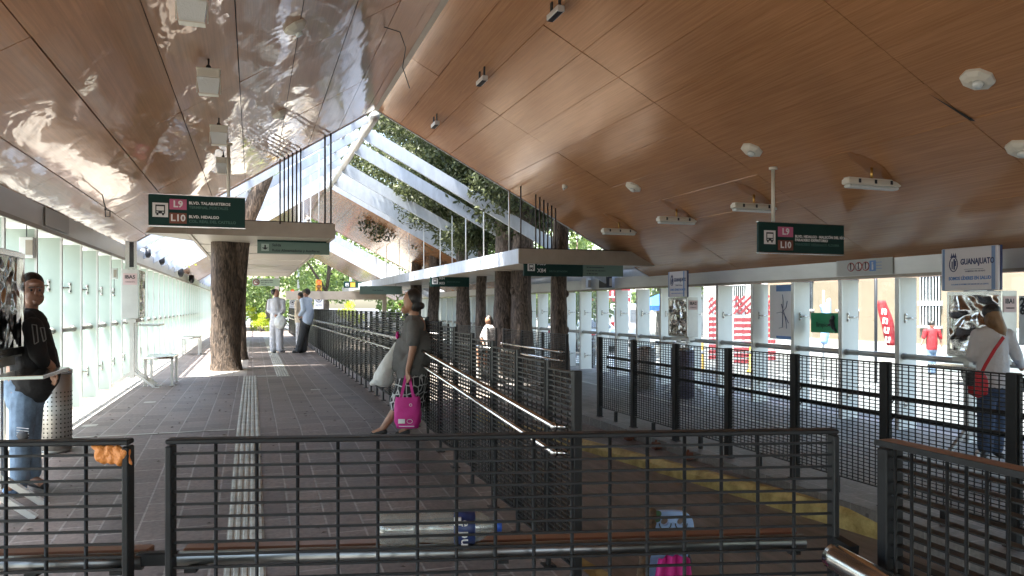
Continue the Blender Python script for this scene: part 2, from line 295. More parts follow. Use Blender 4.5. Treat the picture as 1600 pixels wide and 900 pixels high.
M['creamwall'] = mat('cream_render', (.19,.15,.105), .9, var=.1, vs=2); M['greywall'] = mat('grey_render', (.45,.44,.42), .9, var=.1, vs=2)
M['carwhite'] = mat('white_car_paint', (.78,.79,.8), .25, coat=.6); M['carsilver'] = mat('silver_car_paint', (.35,.39,.40), .3, .4, coat=.6); M['carglass'] = mat('car_glass', (.02,.025,.03), .08, spec=.8)
M['rubber'] = mat('rubber', (.02,.02,.02), .8); M['taill'] = mat('tail_light_plastic', (.5,.01,.02), .2); M['paleblue'] = mat('pale_blue_plastic', (.30,.47,.78), .35, var=.12, vs=5)
M['tent'] = mat('blue_tarp', (.02,.13,.55), .6); M['orangep'] = mat('orange_plastic', (.8,.22,.03), .5); M['tlyellow'] = mat('yellow_signal_housing', (.75,.45,.06), .5)
M['tlred'] = mat('lit_red_lens', (.8,.05,.02), .3, emit=((1,.08,.02), .5)); M['tlamb'] = mat('dull_amber_lens', (.25,.1,.03), .3); M['greenp'] = mat('green_panel', (.01,.30,.12), .4); M['purple'] = mat('violet_grey_plastic', (.10,.09,.14), .5)
M['screen'] = mat('dark_screen', (.02,.02,.025), .1)

# ------------------------------------------------------------------ ground
g = MB(); g.add([(-400,-300,-.86),(500,-300,-.86),(500,900,-.86),(-400,900,-.86)], [(0,1,2,3)])
tag(g.build('ground', M['street']), kind='structure')
def deck(name, xs, ys, zf, bottom, m):
    mb = MB(); x0, x1 = xs
    for i in range(len(ys)-1):
        a, b = ys[i], ys[i+1]
        mb.add([(x0,a,zf(a)),(x1,a,zf(a)),(x1,b,zf(b)),(x0,b,zf(b))], [(0,1,2,3)])
        for x in (x0, x1): mb.add([(x,a,zf(a)),(x,b,zf(b)),(x,b,bottom),(x,a,bottom)], [(0,1,2,3)])
    for y in (ys[0], ys[-1]): mb.add([(x0,y,zf(y)),(x1,y,zf(y)),(x1,y,bottom),(x0,y,bottom)], [(0,1,2,3)])
    return tag(mb.build(name, m), kind='structure')
deck('platform_floor', (-2.8, 2.1), [-24, 4.0, 9.3, 62], fz, -.85, M['paver'])
deck('pavement', (-40, -2.806), [-8, 90], lambda y: -.12, -.85, M['conc'])
deck('lane', (2.104, 5.5), [-24, 62], lambda y: -.71, -.855, M['lane'])
deck('boarding_floor', (5.46, 9.9), [-24, 62], lambda y: -.45, -.85, M['paver2'])
deck('road', (9.904, 60), [-20, 95], lambda y: -.5, -.85, M['street'])
# ledge with its yellow kerb, which runs off to the left at twelve degrees
def kerbp(px, z):
    py = 688 + .255*(px-907); t = FX*(CAMZ-z)/(py-HZ); return W(px, py, t)
K = [kerbp(px, -.58 + .11*max(0, min(1, (px-907)/690))) for px in (880, 907, 960, 1010, 1070, 1130, 1183, 1250, 1310, 1373, 1440, 1520, 1600)]
far = K[0] + (K[0]-K[3])*1.5; K = [Vector((far.x, far.y, K[0].z))] + K
near = K[-1] + (K[-1]-K[-3])*1.2; K.append(Vector((min(near.x, 6.4), near.y, K[-1].z)))
lb = MB(); kb = MB()
for i in range(len(K)-1):
    p, q = K[i], K[i+1]; ip = (max(5.457, p.x+.05), p.y, p.z+.003*(i>3)); iq = (max(5.457, q.x+.05), q.y, q.z)
    d = (q-p); d.z = 0; nrm = Vector((d.y, -d.x, 0)).normalized()
    if nrm.x > 0: nrm = -nrm
    pi_, qi_ = p - nrm*.09, q - nrm*.09
    if p.x < 5.4: lb.add([pi_, qi_, (5.458, max(qi_.y, 0), q.z), (5.458, pi_.y, p.z)], [(0,1,2,3)])
    top = [p, q, qi_, pi_]; out_p, out_q = p + nrm*.05, q + nrm*.05
    kb.add([pi_+Vector((0,0,.004)), qi_+Vector((0,0,.004)), q+Vector((0,0,.004)), p+Vector((0,0,.004)), Vector((out_p.x,out_p.y,p.z-.05)), Vector((out_q.x,out_q.y,q.z-.05)),
            Vector((out_p.x,out_p.y,-.805)), Vector((out_q.x,out_q.y,-.805)), Vector((pi_.x,pi_.y,-.805)), Vector((qi_.x,qi_.y,-.805))],
           [(0,1,2,3),(3,2,5,4),(4,5,7,6),(6,7,9,8),(8,9,1,0)], 0, False)
tag(lb.build('ledge_floor', M['paver2']), kind='structure')
tag(kb.build('kerb', M['yellow']), kind='structure')
k2 = MB()
for i in range(9):
    a = i/8; y = 5.3 - a*1.2; x = 2.12 + .17*a*a; y2 = 5.3-(i+1)/8*1.2; x2 = 2.12 + .17*((i+1)/8)**2
    k2.add([(x-.01,y,-.39),(x2-.01,y2,-.39),(x2+.14,y2,-.39),(x+.14,y,-.39),(x2+.17,y2,-.8),(x+.17,y,-.8)], [(0,1,2,3),(3,2,4,5)])
k2.box((2.29,-4,-.8),(2.45,4.1,-.39)); tag(k2.build('kerb_near_platform', M['yellow']), kind='structure')
tp = MB(); tp.add([(-1.22,16.42,.0035),(-.12,16.42,.0035),(-.12,34,.0035),(-1.22,34,.0035)],[(0,1,2,3)]); tag(tp.build('sun_patch_paving', pavers('sun_patch_slabs', (.36,.33,.29),(.30,.27,.24),(.20,.18,.16), .6, .4, .0)), kind='structure')  # paler slab colour paints in the sun patch around the forked trunk
tp = MB(); tp.add([(-2.345,9.36,.0035),(-1.99,9.36,.0035),(-1.99,56,.0035),(-2.345,56,.0035)],[(0,1,2,3)]); tp.add([(-2.345,4,fz(4)+.0035),(-1.99,4,fz(4)+.0035),(-1.99,9.29,fz(9.29)+.0035),(-2.345,9.29,fz(9.29)+.0035)],[(0,1,2,3)]); tag(tp.build('sun_strip_paving', M['conc']), kind='structure')  # pale strip up to the shadow line, painting in sunlight along the left wall
# tactile strips
tm = MB()
def tact(x, y0, y1, w=.26, cross=False):
    n = 5; ys = [y0] + [v for v in (4.0, 9.3) if y0 < v < y1] + [y1]
    for a, b in zip(ys[:-1], ys[1:]):
        tm.add([(x-w/2,a,fz(a)+.004),(x+w/2,a,fz(a)+.004),(x+w/2,b,fz(b)+.004),(x-w/2,b,fz(b)+.004)], [(0,1,2,3)])
        for k in range(n):
            c = x - w/2 + (k+.5)*w/n
            y = a
            while y < b-.02:
                e = min(b, y+.29); tm.add([(c-.012,y,fz(y)+.011),(c+.012,y,fz(y)+.011),(c+.012,e,fz(e)+.011),(c-.012,e,fz(e)+.011),
                    (c-.018,y,fz(y)+.0045),(c+.018,y,fz(y)+.0045),(c+.018,e,fz(e)+.0045),(c-.018,e,fz(e)+.0045)],
                    [(0,1,2,3),(4,5,1,0),(5,6,2,1),(6,7,3,2),(7,4,0,3)]); y += .3
tact(-.05, 1.5, 16.35); tact(.6, 16.0, 44)
tm.add([(.0825,16.1,.0042),(.4695,16.1,.0042),(.4695,16.34,.0042),(.0825,16.34,.0042)], [(0,1,2,3)])
tag(tm.build('tactile_path', M['tact']), kind='structure')
ln = MB(); ln.add([(-2.2,9.27,.003),(-.2,9.27,.003),(-.2,9.33,.004),(-2.2,9.33,.004)], [(0,1,2,3)])
ln.add([(7.82,2,-.446),(7.93,2,-.446),(7.93,40,-.446),(7.82,40,-.446)], [(0,1,2,3)])
for sx, sy in ((-1.95,10.1),(-1.55,12.3),(.95,13.2)): ln.add([(sx,sy,.004),(sx+.16,sy,.004),(sx+.16,sy+.16,.004),(sx,sy+.16,.004)], [(0,1,2,3)])
tag(ln.build('floor_markings', M['tact']), kind='structure')
lm = MB()
for y in (14, 22, 30, 38, 46): lm.box((14.2, y, -.498), (14.35, y+3.5, -.494))
for k in range(7): lm.box((10.6, 20.5+k*.95, -.498), (13.6, 21.0+k*.95, -.494))
tag(lm.build('road_markings', M['paper']), kind='structure')

random.seed(99); lf = MB()
for k in range(260):
    x = random.uniform(-2.2,1.8); y = random.choice((random.uniform(4.5,12), random.gauss(13.5,2.2))); z = fz(y)+.006; a_ = random.uniform(0,6.28); l_ = random.uniform(.008,.03); w_ = l_*.4
    if 13 < y < 17 and random.random() < .5: x = random.gauss(-.8,.35)
    d_ = Vector((math.cos(a_)*l_, math.sin(a_)*l_, 0)); e_ = Vector((-math.sin(a_)*w_, math.cos(a_)*w_, 0)); c_ = Vector((x,y,z)); up_ = Vector((0,0,.006))
    lf.add([c_-d_, c_+e_+up_, c_+d_, c_-e_+up_], [(0,1,2,3)])
tag(lf.build('fallen_leaves', mat('dry_leaf_litter', (.05,.035,.022), .8)), 'small dry leaves and specks scattered over the platform paving', kind='stuff')
# ------------------------------------------------------------------ roofs
def zL(X): return CAMZ + 2.711 + .643*X
def zR(X): return CAMZ + 5.70 - .5256*X
RX = 2.56
def station_roof(name, y0, y1, label, panels, rows, matL, matR, rnd):
    root = empty(name, (RX, y0, zL(RX)), 0, label, 'roof', 'gabled station roofs')
    off = Vector((-RX, -y0, -zL(RX)))
    def slope(edges, zf, m):
        mb = MB(); th = .02
        for i in range(len(edges)-1):
            for j in range(len(rows)-1):
                a, b = edges[i]+.0045, edges[i+1]-.0045; c, d = rows[j]+.0045, rows[j+1]-.0045
                jit = [random.uniform(-rnd, rnd) for _ in range(4)]
                vs = [(a,c,zf(a)+jit[0]),(b,c,zf(b)+jit[1]),(b,d,zf(b)+jit[2]),(a,d,zf(a)+jit[3])]; up = [(x,y,z+th) for x,y,z in vs]
                mb.add([Vector(v)+off for v in vs+up], [(3,2,1,0),(0,1,5,4),(1,2,6,5),(2,3,7,6),(3,0,4,7)])
        e0, e1 = edges[0], edges[-1]; yy0, yy1 = rows[0], rows[-1]
        o = mb.build('ceiling_slope', m, root)
        dk = MB(); z0, z1 = zf(e0), zf(e1)
        vs = [(e0,yy0,z0+.022),(e1,yy0,z1+.022),(e1,yy1,z1+.022),(e0,yy1,z0+.022)]; up = [(x,y,z+.24) for x,y,z in vs]
        dk.add([Vector(v)+off for v in vs+up], [(3,2,1,0),(4,5,6,7),(0,1,5,4),(1,2,6,5),(2,3,7,6),(3,0,4,7)]); dk.build('roof_deck', M['whitedirty'], root)
        dk2 = MB(); vs = [(e0,yy0+.01,z0+.021),(e1,yy0+.01,z1+.021),(e1,yy1-.01,z1+.021),(e0,yy1-.01,z0+.021)]
        dk2.add([Vector(v)+off for v in vs], [(3,2,1,0)]); dk2.build('backing_sheet', M['gapdark'], root)
        return o
    slope(panels[0], zL, matL); slope(panels[1], zR, matR)
    rt = MB(); rt.add([Vector(v)+off for v in ((RX-.05,y0,zL(RX-.05)-.006),(RX+.05,y0,zR(RX+.05)-.006),(RX+.05,y1,zR(RX+.05)-.006),(RX-.05,y1,zL(RX-.05)-.006))], [(3,2,1,0)]); rt.build('ridge_trim', M['facia'], root)
    for y, s in ((y0-.012, -1), (y1+.012, 1)):
        f = MB()
        for x0, x1, zf in ((panels[0][0], RX, zL), (RX, panels[1][-1], zR)):
            hh = .12 if y1 < 20 else .62
            f.add([Vector(v)+off for v in ((x0,y-.012,zf(x0)-.02),(x1,y-.012,zf(x1)-.02),(x1,y-.012,zf(x1)+hh+.26),(x0,y-.012,zf(x0)+hh+.26),(x0,y+.012,zf(x0)-.02),(x1,y+.012,zf(x1)-.02),(x1,y+.012,zf(x1)+hh+.26),(x0,y+.012,zf(x0)+hh+.26))],
                  [(0,1,2,3),(7,6,5,4),(0,4,5,1),(1,5,6,2),(2,6,7,3),(3,7,4,0)])
        f.build('fascia', M['whitedirty'], root)
    return root
eL = [-2.80,-2.62,-2.0,-1.406,-.77,-.145,.475,1.114,1.75,2.3,2.555]; eR = [2.565,3.1,3.67,4.24,4.79,5.36,5.95,6.5,7.1,7.75,8.4,9.0,9.95]
station_roof('station_roof', -12, 16.4, 'near gabled roof lined with glossy brown wood panels', (eL, eR), [-12,-8.7,-5.1,-1.5,2.1,5.75,9.2,12.75,16.4], M['woodL'], M['wood'], .006)
eL2 = [-2.80,-1.4,-.1,1.1,2.3,2.555]; eR2 = [2.565,3.6,4.8,5.9,7.1,8.4,9.95]
station_roof('station_roof', 27.5, 37, 'second gabled roof beyond the open rafters', (eL2, eR2), [27.5,31,34,37], M['wood'], M['wood'], .006)
station_roof('station_roof', 46, 55, 'farthest gabled roof at the end of the platform', (eL2, eR2), [46,49,52,55], M['wood'], M['wood'], .006)
def open_bay(y0, y1, rafters, label, panes=True):
    root = empty('roof_frame', (RX, y0, 5.5), 0, label, 'roof frame', 'open roof frames between the gabled roofs'); off = Vector((-RX,-y0,-5.5))
    for Y, xe in rafters:
        r = MB(); d = .36
        r.add([Vector(v)+off for v in ((RX,Y-.04,zR(RX)+.1),(xe,Y-.04,zR(xe)+.1),(xe,Y-.04,zR(xe)+.1-d),(RX,Y-.04,zR(RX)+.1-d),(RX,Y+.04,zR(RX)+.1),(xe,Y+.04,zR(xe)+.1),(xe,Y+.04,zR(xe)+.1-d),(RX,Y+.04,zR(RX)+.1-d))],
              [(0,1,2,3),(7,6,5,4),(0,4,5,1),(1,5,6,2),(2,6,7,3),(3,7,4,0)]); r.build('rafter', M['whitedirty'], root)
    y = y0 + .5
    while y < y1:
        r = MB(); r.bar(Vector((-2.6,y,zL(-2.6)))+off, Vector((RX-.1,y,zL(RX-.1)))+off, .07, .2); r.build('rafter', M['whitedirty'], root); y += 1.75
    for X in (-2.3,-1.2,-.1,1.0,2.1):
        p = MB(); p.bar(Vector((X,y0+.05,zL(X)+.13))+off, Vector((X,y1-.05,zL(X)+.13))+off, .05, .07); p.build('purlin', M['whitedirty'], root)
    if panes:
        for a, b in zip((-2.75,-1.2,.4,1.6),(-1.21,.39,1.59,2.5)):
            gp = MB(); gp.add([Vector(v)+off for v in ((a,y0+.04,zL(a)+.2),(b,y0+.04,zL(b)+.2),(b,y1-.04,zL(b)+.2),(a,y1-.04,zL(a)+.2))], [(0,1,2,3)]); gp.build('glass_pane', M['roofglass'], root)
    rb = MB(); rb.tube([Vector((RX,y0+.05,zL(RX)-.12))+off, Vector((RX,y1-.05,zL(RX)-.12))+off], .11, 10); rb.build('ridge_beam', M['beam'], root)
    return root
open_bay(16.45, 27.45, [(18.3,9.6),(20.0,6.97),(23.0,6.1),(25.4,5.4)], 'open roof frame of white rafters with trees showing through')
open_bay(37.05, 45.95, [(39,9.4),(41,9.4),(43,9.4)], 'farther open roof frame over the platform')

# ------------------------------------------------------------------ flat canopies
def canopy(name, label, x0, x1, yf, yb, z0, th, gap, wing=None):
    root = empty(name, (x0, yf, z0), 0, label, 'canopy', 'flat metal canopies hung under the roof'); off = Vector((-x0,-yf,-z0))
    y = yf
    k = 0
    while y < yb:
        e = min(yb, y + gap); m = MB()
        m.box(Vector((x0+.05,y+.03,z0))+off, Vector((x1-.05,e-.20,z0+.03))+off); m.build('soffit_panel', M['soffit'], root); y = e; k += 1
    t_ = MB(); y = yf
    while y < yb:
        e = min(yb, y+gap); t_.box(Vector((x0+.05,y+.03,z0+th-.03))+off, Vector((x1-.05,e-.20,z0+th-.001))+off); y = e
    t_.build('top_sheet', M['soffit'], root)
    for a, b in (((x0-.02,yf,z0-.03),(x0+.045,yb,z0+th)),((x1-.045,yf,z0-.03),(x1+.02,yb,z0+th))):
        m = MB(); m.box(Vector(a)+off, Vector(b)+off); m.build('edge_beam', M['whitedirty'] if x0 > 3 else M['facia'], root)
    m = MB(); m.box(Vector((x0-.021,yf-.05,z0-.031))+off, Vector((x1+.021,yf-.002,z0+th+.002))+off); m.build('front_fascia', M['facia'], root)
    m = MB(); m.box(Vector((x0,yf+.1,z0+th+.005))+off, Vector((x1,yf+.5,z0+th+.035))+off); m.build('top_rail', M['rod'], root)
    return root, off
c1, o1 = canopy('flat_canopy', 'flat beige canopy over the platform with a tree trunk passing through it', -1.22, 1.62, 16.0, 38, 2.92, .27, 2.9)
w = MB(); w.prism([(-1.245+1.22,-.05),(-2.1+1.22,-.05),(-1.245+1.22,1.6)][::-1], -.03, .27); w.build('wing', M['facia'], c1)
c2, o2 = canopy('flat_canopy', 'long flat canopy over the right waiting area', 5.6, 9.25, 15.5, 50, 2.44, .30, 3.4)
def rod(root, off, x, y, z0, r=.014, m='rod'):
    z1 = (zL(x) if x < RX else zR(x)) - .01
    q = MB(); q.tube([Vector((x,y,z0))+off, Vector((x,y,z1))+off], r, 6); q.build('hanger_rod', M[m], root)
for k in range(6): rod(c1, o1, .53+k*.083, 15.95+.02*k, 3.15, .016)
rod(c1, o1, 1.44, 16.05, 3.15, .02); rod(c1, o1, 1.58, 16.25, 3.15, .02)
for y in (18.3, 21, 24, 26.5): rod(c1, o1, 1.5, y, 3.0, .012, 'white'); rod(c1, o1, -1.1, y, 3.0, .012, 'white')
for k in range(6): rod(c2, o2, 6.02+k*.105, 15.55+.02*k, 2.7, .018)
rod(c2, o2, 5.68, 15.6, 2.7, .018); rod(c2, o2, 5.66, 16.35, 2.7, .02, 'beam')
for y in (18.3, 20, 21.5, 23, 25.4, 28, 30, 33, 36): rod(c2, o2, 5.64, y, 2.74, .016, 'white')

# ------------------------------------------------------------------ glazed side walls
def wall(name, label, X, s, ys, zb, ztop, zb2, glass, base):
    """X inner plane of the fins, s outward direction"""
    root = empty(name, (X, ys[0], base), 0, label, 'glass wall'); off = Vector((-X,-ys[0],-base))
    bm_ = MB(); bm_.box(Vector((min(X,X+s*.42),ys[0],ztop))+off, Vector((max(X,X+s*.42),ys[-1],zb2))+off); 
    b = bm_.build('top_beam', M['beam'], root)
    lip = MB(); lip.box(Vector((X-.02 if s>0 else X-.0,ys[0],ztop-.035))+off, Vector((X+.0 if s>0 else X+.02,ys[-1],ztop+.012))+off); lip.build('beam_lip', M['facia'], root)
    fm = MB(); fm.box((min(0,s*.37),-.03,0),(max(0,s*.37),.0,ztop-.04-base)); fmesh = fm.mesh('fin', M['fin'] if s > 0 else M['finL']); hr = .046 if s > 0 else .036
    fl = MB(); fl.box((-.012,-.055 if s>0 else -.04,0),(.012,.025 if s>0 else .012,ztop-.04-base)); flm = fl.mesh('fin_flange', M['beam'])
    br = MB()
    br.bbox((s*.14,-.036,0),(.025,.012,.15)); 
    for dz in (-.05,.05): br.tube([(s*.14,-.03,dz),(s*.14,-.055,dz)], .018, 8)
    br.tube([(s*.14,-.05,0),(s*.34,-.05,0)], .009, 6); br.tube([(s*.22,-.075,0),(s*.22,-.03,0)], .014, 8)
    bmesh_ = br.mesh('glass_bracket', M['steel'])
    for i, y in enumerate(ys):
        f = inst('fin', fmesh, root, (0, y-ys[0], 0)); inst('fin_flange', flm, f)
        if y > 0 and y < 27:
            for z in (.42, 1.72): inst('glass_bracket', bmesh_, f, (0, 0, z))
    for i in range(len(ys)-1):
        h = MB(); a, b_ = ys[i]-ys[0]+.016, ys[i+1]-ys[0]-.035
        h.tube([(s*.10,a,1.13),(s*.10,b_,1.13)], hr, 12, cap=True)
        h.tube([(s*.10,a,1.13),(s*.10,a+.04,1.13)], hr+.007, 12); h.tube([(s*.10,b_-.04,1.13),(s*.10,b_,1.13)], hr+.007, 12); h.build('handrail', M['binsteel'], root)
        gp = MB(); gx = s*.40; gp.add([(gx,a+.01,.06),(gx,b_,.06),(gx,b_,ztop-.05-base),(gx,a+.01,ztop-.05-base)],[(0,1,2,3)]); gp.build('glass_pane', glass if not isinstance(glass, list) else glass[i % len(glass)], root)
    return root
ysL = [1.6 + 1.178*i for i in range(-15, 46)]
wall('glazed_wall', 'left glass wall with white fins beside the platform', -2.35, -1, ysL, 0, 2.38, 2.70, M['frost'], -.0)
bs = MB(); bs.box((-2.8,-18,-.4),(-2.33,9.3,-.001)); tag(bs.build('wall_plinth', M['conc']), kind='structure')
ysR = [0.63 + 1.17*i for i in range(9, -1, -1)]
ysR = [1.79 + 1.172*i for i in range(-15, 40)]
gw = wall('glazed_wall', 'right glass wall with pale fins facing the street', 9.4, 1, ysR, -.45, 1.94, 2.24, M['glass'], -.45)
ib = MB(); ib.box((0,0,0),(.006,1.6,.26)); icp = empty('information_strip', (9.38, YX(1395,9.38), 1.965), 0, 'grey information strip with round pictograms on the right wall beam', 'sign')
ib2 = MB(); yA, yB = YX(1395,9.38), YX(1307,9.38); ib2.box((0,0,0),(.01,yB-yA,.26)); ib2.build('plate', mat('pale_grey_plate',(.50,.52,.50),.4), icp)
for k, px in enumerate((1329,1341,1352)):
    y = YX(px,9.37)-yA; q = MB(); q.tube([(-.004,y,.14),(-.0,y,.14)], .075, 20); q.tube([(-.006,y,.14),(-.002,y,.14)], .06, 20, mi=1); q.bbox((-.007,y,.14),(.003,.02,.09), 2); q.ell((-.007,y,.19),.014, mi=2, n=8, m=6); q.build('pictogram', [M['red'], M['paper'], M['ink']], icp)
y = YX(1363,9.37)-yA; q = MB(); q.bbox((-.003,y,.14),(.004,.13,.17)); q.bbox((-.006,y,.12),(.003,.03,.09),1); q.ell((-.007,y,.185),.015, mi=1, n=8, m=6); q.build('pictogram', [M['bluep'], M['paper']], icp)
for k in range(3):
    q = MB(); q.bbox((-.003, YX(1372,9.37)-yA, .19-.05*k),(.003,.13,.008)); q.build('text_line', M['bluep'], icp)
wl = empty('information_strip', (-2.34, YX(70,-2.34), 2.42), 0, 'faded grey information strip on the left wall beam', 'sign')
q = MB(); q.box((0,0,0),(.008,YX(107,-2.34)-YX(70,-2.34),.22)); q.build('plate', mat('faded_grey_plate',(.48,.48,.46),.4), wl)
# tall crumpled cladding above the right beam beyond the near roof
cl = MB(); n = 120
for i in range(n):
    y = 16.5 + i*.26; x = 9.55 + .05*math.sin(i*1.7)+random.uniform(-.05,.05); x2 = 9.5+.05*math.sin(i*1.3)+random.uniform(-.05,.05)
    cl.v += [(x,y,2.25),(x2,y,2.62)]
cl.f = [(2*i,2*i+2,2*i+3,2*i+1) for i in range(n-1)]; cl.m = [0]*(n-1); cl.sm = [True]*(n-1)
co = cl.build('cladding_strip', mat('bright_crumpled_sheet', (.75,.76,.77), .3, .3, var=.1)); co.modifiers.new('s','SOLIDIFY').thickness = .01
tag(co, 'rumpled pale metal sheet along the top of the right wall beyond the roof', 'cladding')

# ------------------------------------------------------------------ fences
def mesh_panel(L, H, depth, hs, vsp, style='bars'):
    """panel in local YZ plane from y=0..L, z=0..H"""
    m = MB(); fr = .012
    m.box((-depth/2,0,H-fr),(depth/2,L,H)); m.box((-depth/2,0,0),(depth/2,L,fr)); m.box((-depth/2,0,fr),(depth/2,fr,H-fr)); m.box((-depth/2,L-fr,fr),(depth/2,L,H-fr))
    z = hs
    while z < H - hs*.6:
        d = depth*.8 if style == 'bars' else .008
        t = .0075 if style == 'bars' else .0055
        m.box((-d/2,fr,z-t/2*1.4),(d/2,L-fr,z+t/2*1.4)); z += hs
    n = max(1, round(L/vsp))
    for k in range(1, n):
        y = L*k/n; w2 = .006 if style == 'bars' else .0042; m.box((-.0075,y-w2,fr),(-.0005,y+w2,H-fr))
    return m.mesh('mesh_panel', M['dark'])
PC = {}
def fence(name, label, X, ys, basef, style='bars', vsp=.1, railside=-1, rails=True, group='metal mesh fences along the platform', bot=.15, H=1.22, postw=.05, rail_from=None, short=False, post_mat='dark'):
    root = empty(name, (X, ys[0], basef(ys[0])), 0, label, 'fence', group); zb = basef(ys[0])
    for i in range(len(ys)-1):
        L = round(ys[i+1]-ys[i]-postw-.004, 3); key = (L, H, style, vsp)
        if key not in PC: PC[key] = mesh_panel(L, H, .034, .0345, vsp, style)
        b = basef((ys[i]+ys[i+1])/2)
        inst('mesh_panel', PC[key], root, (0, ys[i]-ys[0]+postw/2+.002, b-zb+bot))
        if short:
            q = MB(); ym = (ys[i]+ys[i+1])/2; q.bbox((0,ym-ys[0],b-zb+bot/2-.004),(.04,.05,bot-.008)); q.build('short_leg', M['dark'], root)
    for i, y in enumerate(ys):
        top = max(basef(y-.3), basef(y+.3)) if i < len(ys)-1 else basef(y-.3)
        q = MB(); b = basef(y); q.bbox((0,y-ys[0],(b+top)/2-zb+(bot+H)/2+.004),((.055 if i in (0, len(ys)-1) else .024) if style=='bars' else .07, postw,bot+H+.008+(top-b)), bev=.004); q.bbox((0,y-ys[0],b-zb+.006),(.08,postw+.05,.01)); q.build('post', M[post_mat], root)
    if rails:
        for hz in (1.03, .865):
            xr = railside*.10; pts = []
            for y in [ys[0]+.12] + [v for v in (9.3, 9.8) if ys[0] < v < ys[-1]] + [ys[-1]-.12]:
                pts.append((xr, y-ys[0], basef(y)-zb+hz))
            q = MB(); q.tube(pts, .021, 10); q.ell(pts[0], .03, n=10, m=7); q.ell(pts[-1], .03, n=10, m=7); 
            q.tube([pts[0], (pts[0][0]*.3, pts[0][1]-.05, pts[0][2])], .014, 8); r = q.build('handrail', M['steel'] if style == 'bars' else M['dark'], root)
            bk = MB()
            for y in ys[1:-1]:
                z = basef(y)-zb+hz; bk.tube([(xr, y-ys[0], z-.02),(xr*.6,y-ys[0],z-.05),(0,y-ys[0],z-.05)], .007, 6)
            bk.build('bracket', M['steel'] if style == 'bars' else M['dark'], r)
    return root
f1 = [4.205, 4.67] + [5.28+.615*i for i in range(62)]
fence('mesh_fence', 'long dark mesh fence stepping down the ramp, beside the woman in grey', 1.9, f1, fz)
f2 = [1.72, 2.95, 4.18, 5.43, 6.67, 7.88, 9.11, 10.34, 11.54]
f2r = fence('mesh_fence', 'dark square-mesh fence in the right foreground behind the yellow kerb', 5.65, f2, lambda y: -.45, 'wires', .072, 1, short=True, bot=.17, H=1.20, postw=.09)
fence('mesh_fence', 'short dark mesh fence in front of the two thick tree trunks', 5.65, [12.95,14.2,15.45,16.7], lambda y: -.45, 'bars', .1, -1)
fence('mesh_fence', 'short mesh fence beside the seated woman, behind the stepped fence', 5.65, [17.3,18.5,19.7,21.0], lambda y: -.45, 'bars', .1, -1)
fence('mesh_fence', 'far mesh fence running on along the right waiting area', 5.65, [22.0+1.22*i for i in range(14)], lambda y: -.45, 'bars', .1, -1)
rp = [W(986,672,11.2), W(1022,690,10.4), W(1062,702,9.6)]
for k, p in enumerate(rp):
    q = MB(); q.bbox((0,0,.05),(.10,.10,.10), bev=.008); q.bbox((.06,0,.03),(.05,.05,.04)); q.tube([(0,0,.1),(0,0,.13)], .015, 8)
    p.x = 5.38; q_ = q.build('anchor_block', M['rust']); q_.location = (5.36, p.y, -.57 + .012*k)
    tag(q_, ('rusty steel anchor block at the foot of the fence, farthest of three', 'rusty anchor block in the middle of three below the square-mesh fence', 'rusty anchor block nearest the camera of three beside the ledge')[k], 'anchor', 'rusty anchor blocks on the ledge')

# ------------------------------------------------------------------ foreground railings
Tl, Tr = 1.97, 2.13
def RP(px, dt=0):
    k = (px-262)/(1305-262); c = (px-800)/FX
    pl, pr = W(262, HZ, Tl), W(1305, HZ, Tr); d = pr-pl          # point of that line behind column px
    kx = c; # solve point on line pl+u*d with column px
    def col(p): return (p.x*CA - p.y*SA) / (p.x*SA + p.y*CA)
    a, b = -2.0, 3.0
    for _ in range(50):
        m_ = (a+b)/2
        p = pl + d*m_
        if col(p) < kx: a = m_
        else: b = m_
    p = pl + d*a; n = Vector((-d.y, d.x, 0)).normalized(); return p + n*dt
RD = (W(1305,HZ,Tr)-W(262,HZ,Tl)).normalized(); RN = Vector((-RD.y, RD.x, 0))
ZT = 1.098
def front_rail(px0, px1, label, nv):
    a = RP(px0); b = RP(px1); L = (b-a).length; ang = math.atan2(RD.y, RD.x)
    root = empty('mesh_railing', (a.x, a.y, -.36), ang, label, 'railing', 'dark mesh railings across the foreground')
    zt = ZT+.36; zbm = .16
    f = MB(); f.bbox((L/2,0,zt-.006),(L,.042,.013), bev=.003); f.build('top_bar', M['darkflat'], root); f = MB(); f.bbox((L/2,0,zbm),(L,.04,.012)); f.build('bottom_bar', M['darkflat'], root)
    for x in (.008, L-.008):
        p = MB(); p.bbox((x,0,zt/2-.008),(.017,.042,zt-.018), bev=.003); p.bbox((x,0,.006),(.1,.1,.012)); p.build('post', M['darkflat'], root)
    g = MB(); z = zt-.0395; 
    while z > zbm+.02: g.bbox((L/2,-.004,z),(L-.03,.0065,.0064)); z -= .0338
    for k in range(1, nv):
        x = .016+(L-.032)*k/nv; g.tube([(x,.004,zbm),(x,.004,zt-.012)], .0052, 6)
    g.build('mesh_grid', M['darkflat'], root)
    return root, L
rl, Ll = front_rail(-130, 205, 'left foreground mesh railing with an orange rag tied near its corner', 5)
rm, Lm = front_rail(262, 1306, 'wide middle foreground mesh railing with a plastic bottle behind it', 17)
def rail_pipe(root, x0, x1, z, dy, parentname='handrail', m='steel', r=.0235):
    q = MB(); q.tube([(x0,dy,z),(x1,dy,z)], r, 16); return q.build(parentname, M[m], root)
zr = CAMZ - 381/FX*2.06 + .36
M['railbrown'] = mat('brown_tinted_bar', (.22,.10,.06), .35, .2, var=.15, vs=4, stretch=(.3,1,1)); M['railgrey'] = mat('brushed_dark_rail', (.20,.20,.20), .28, .9)
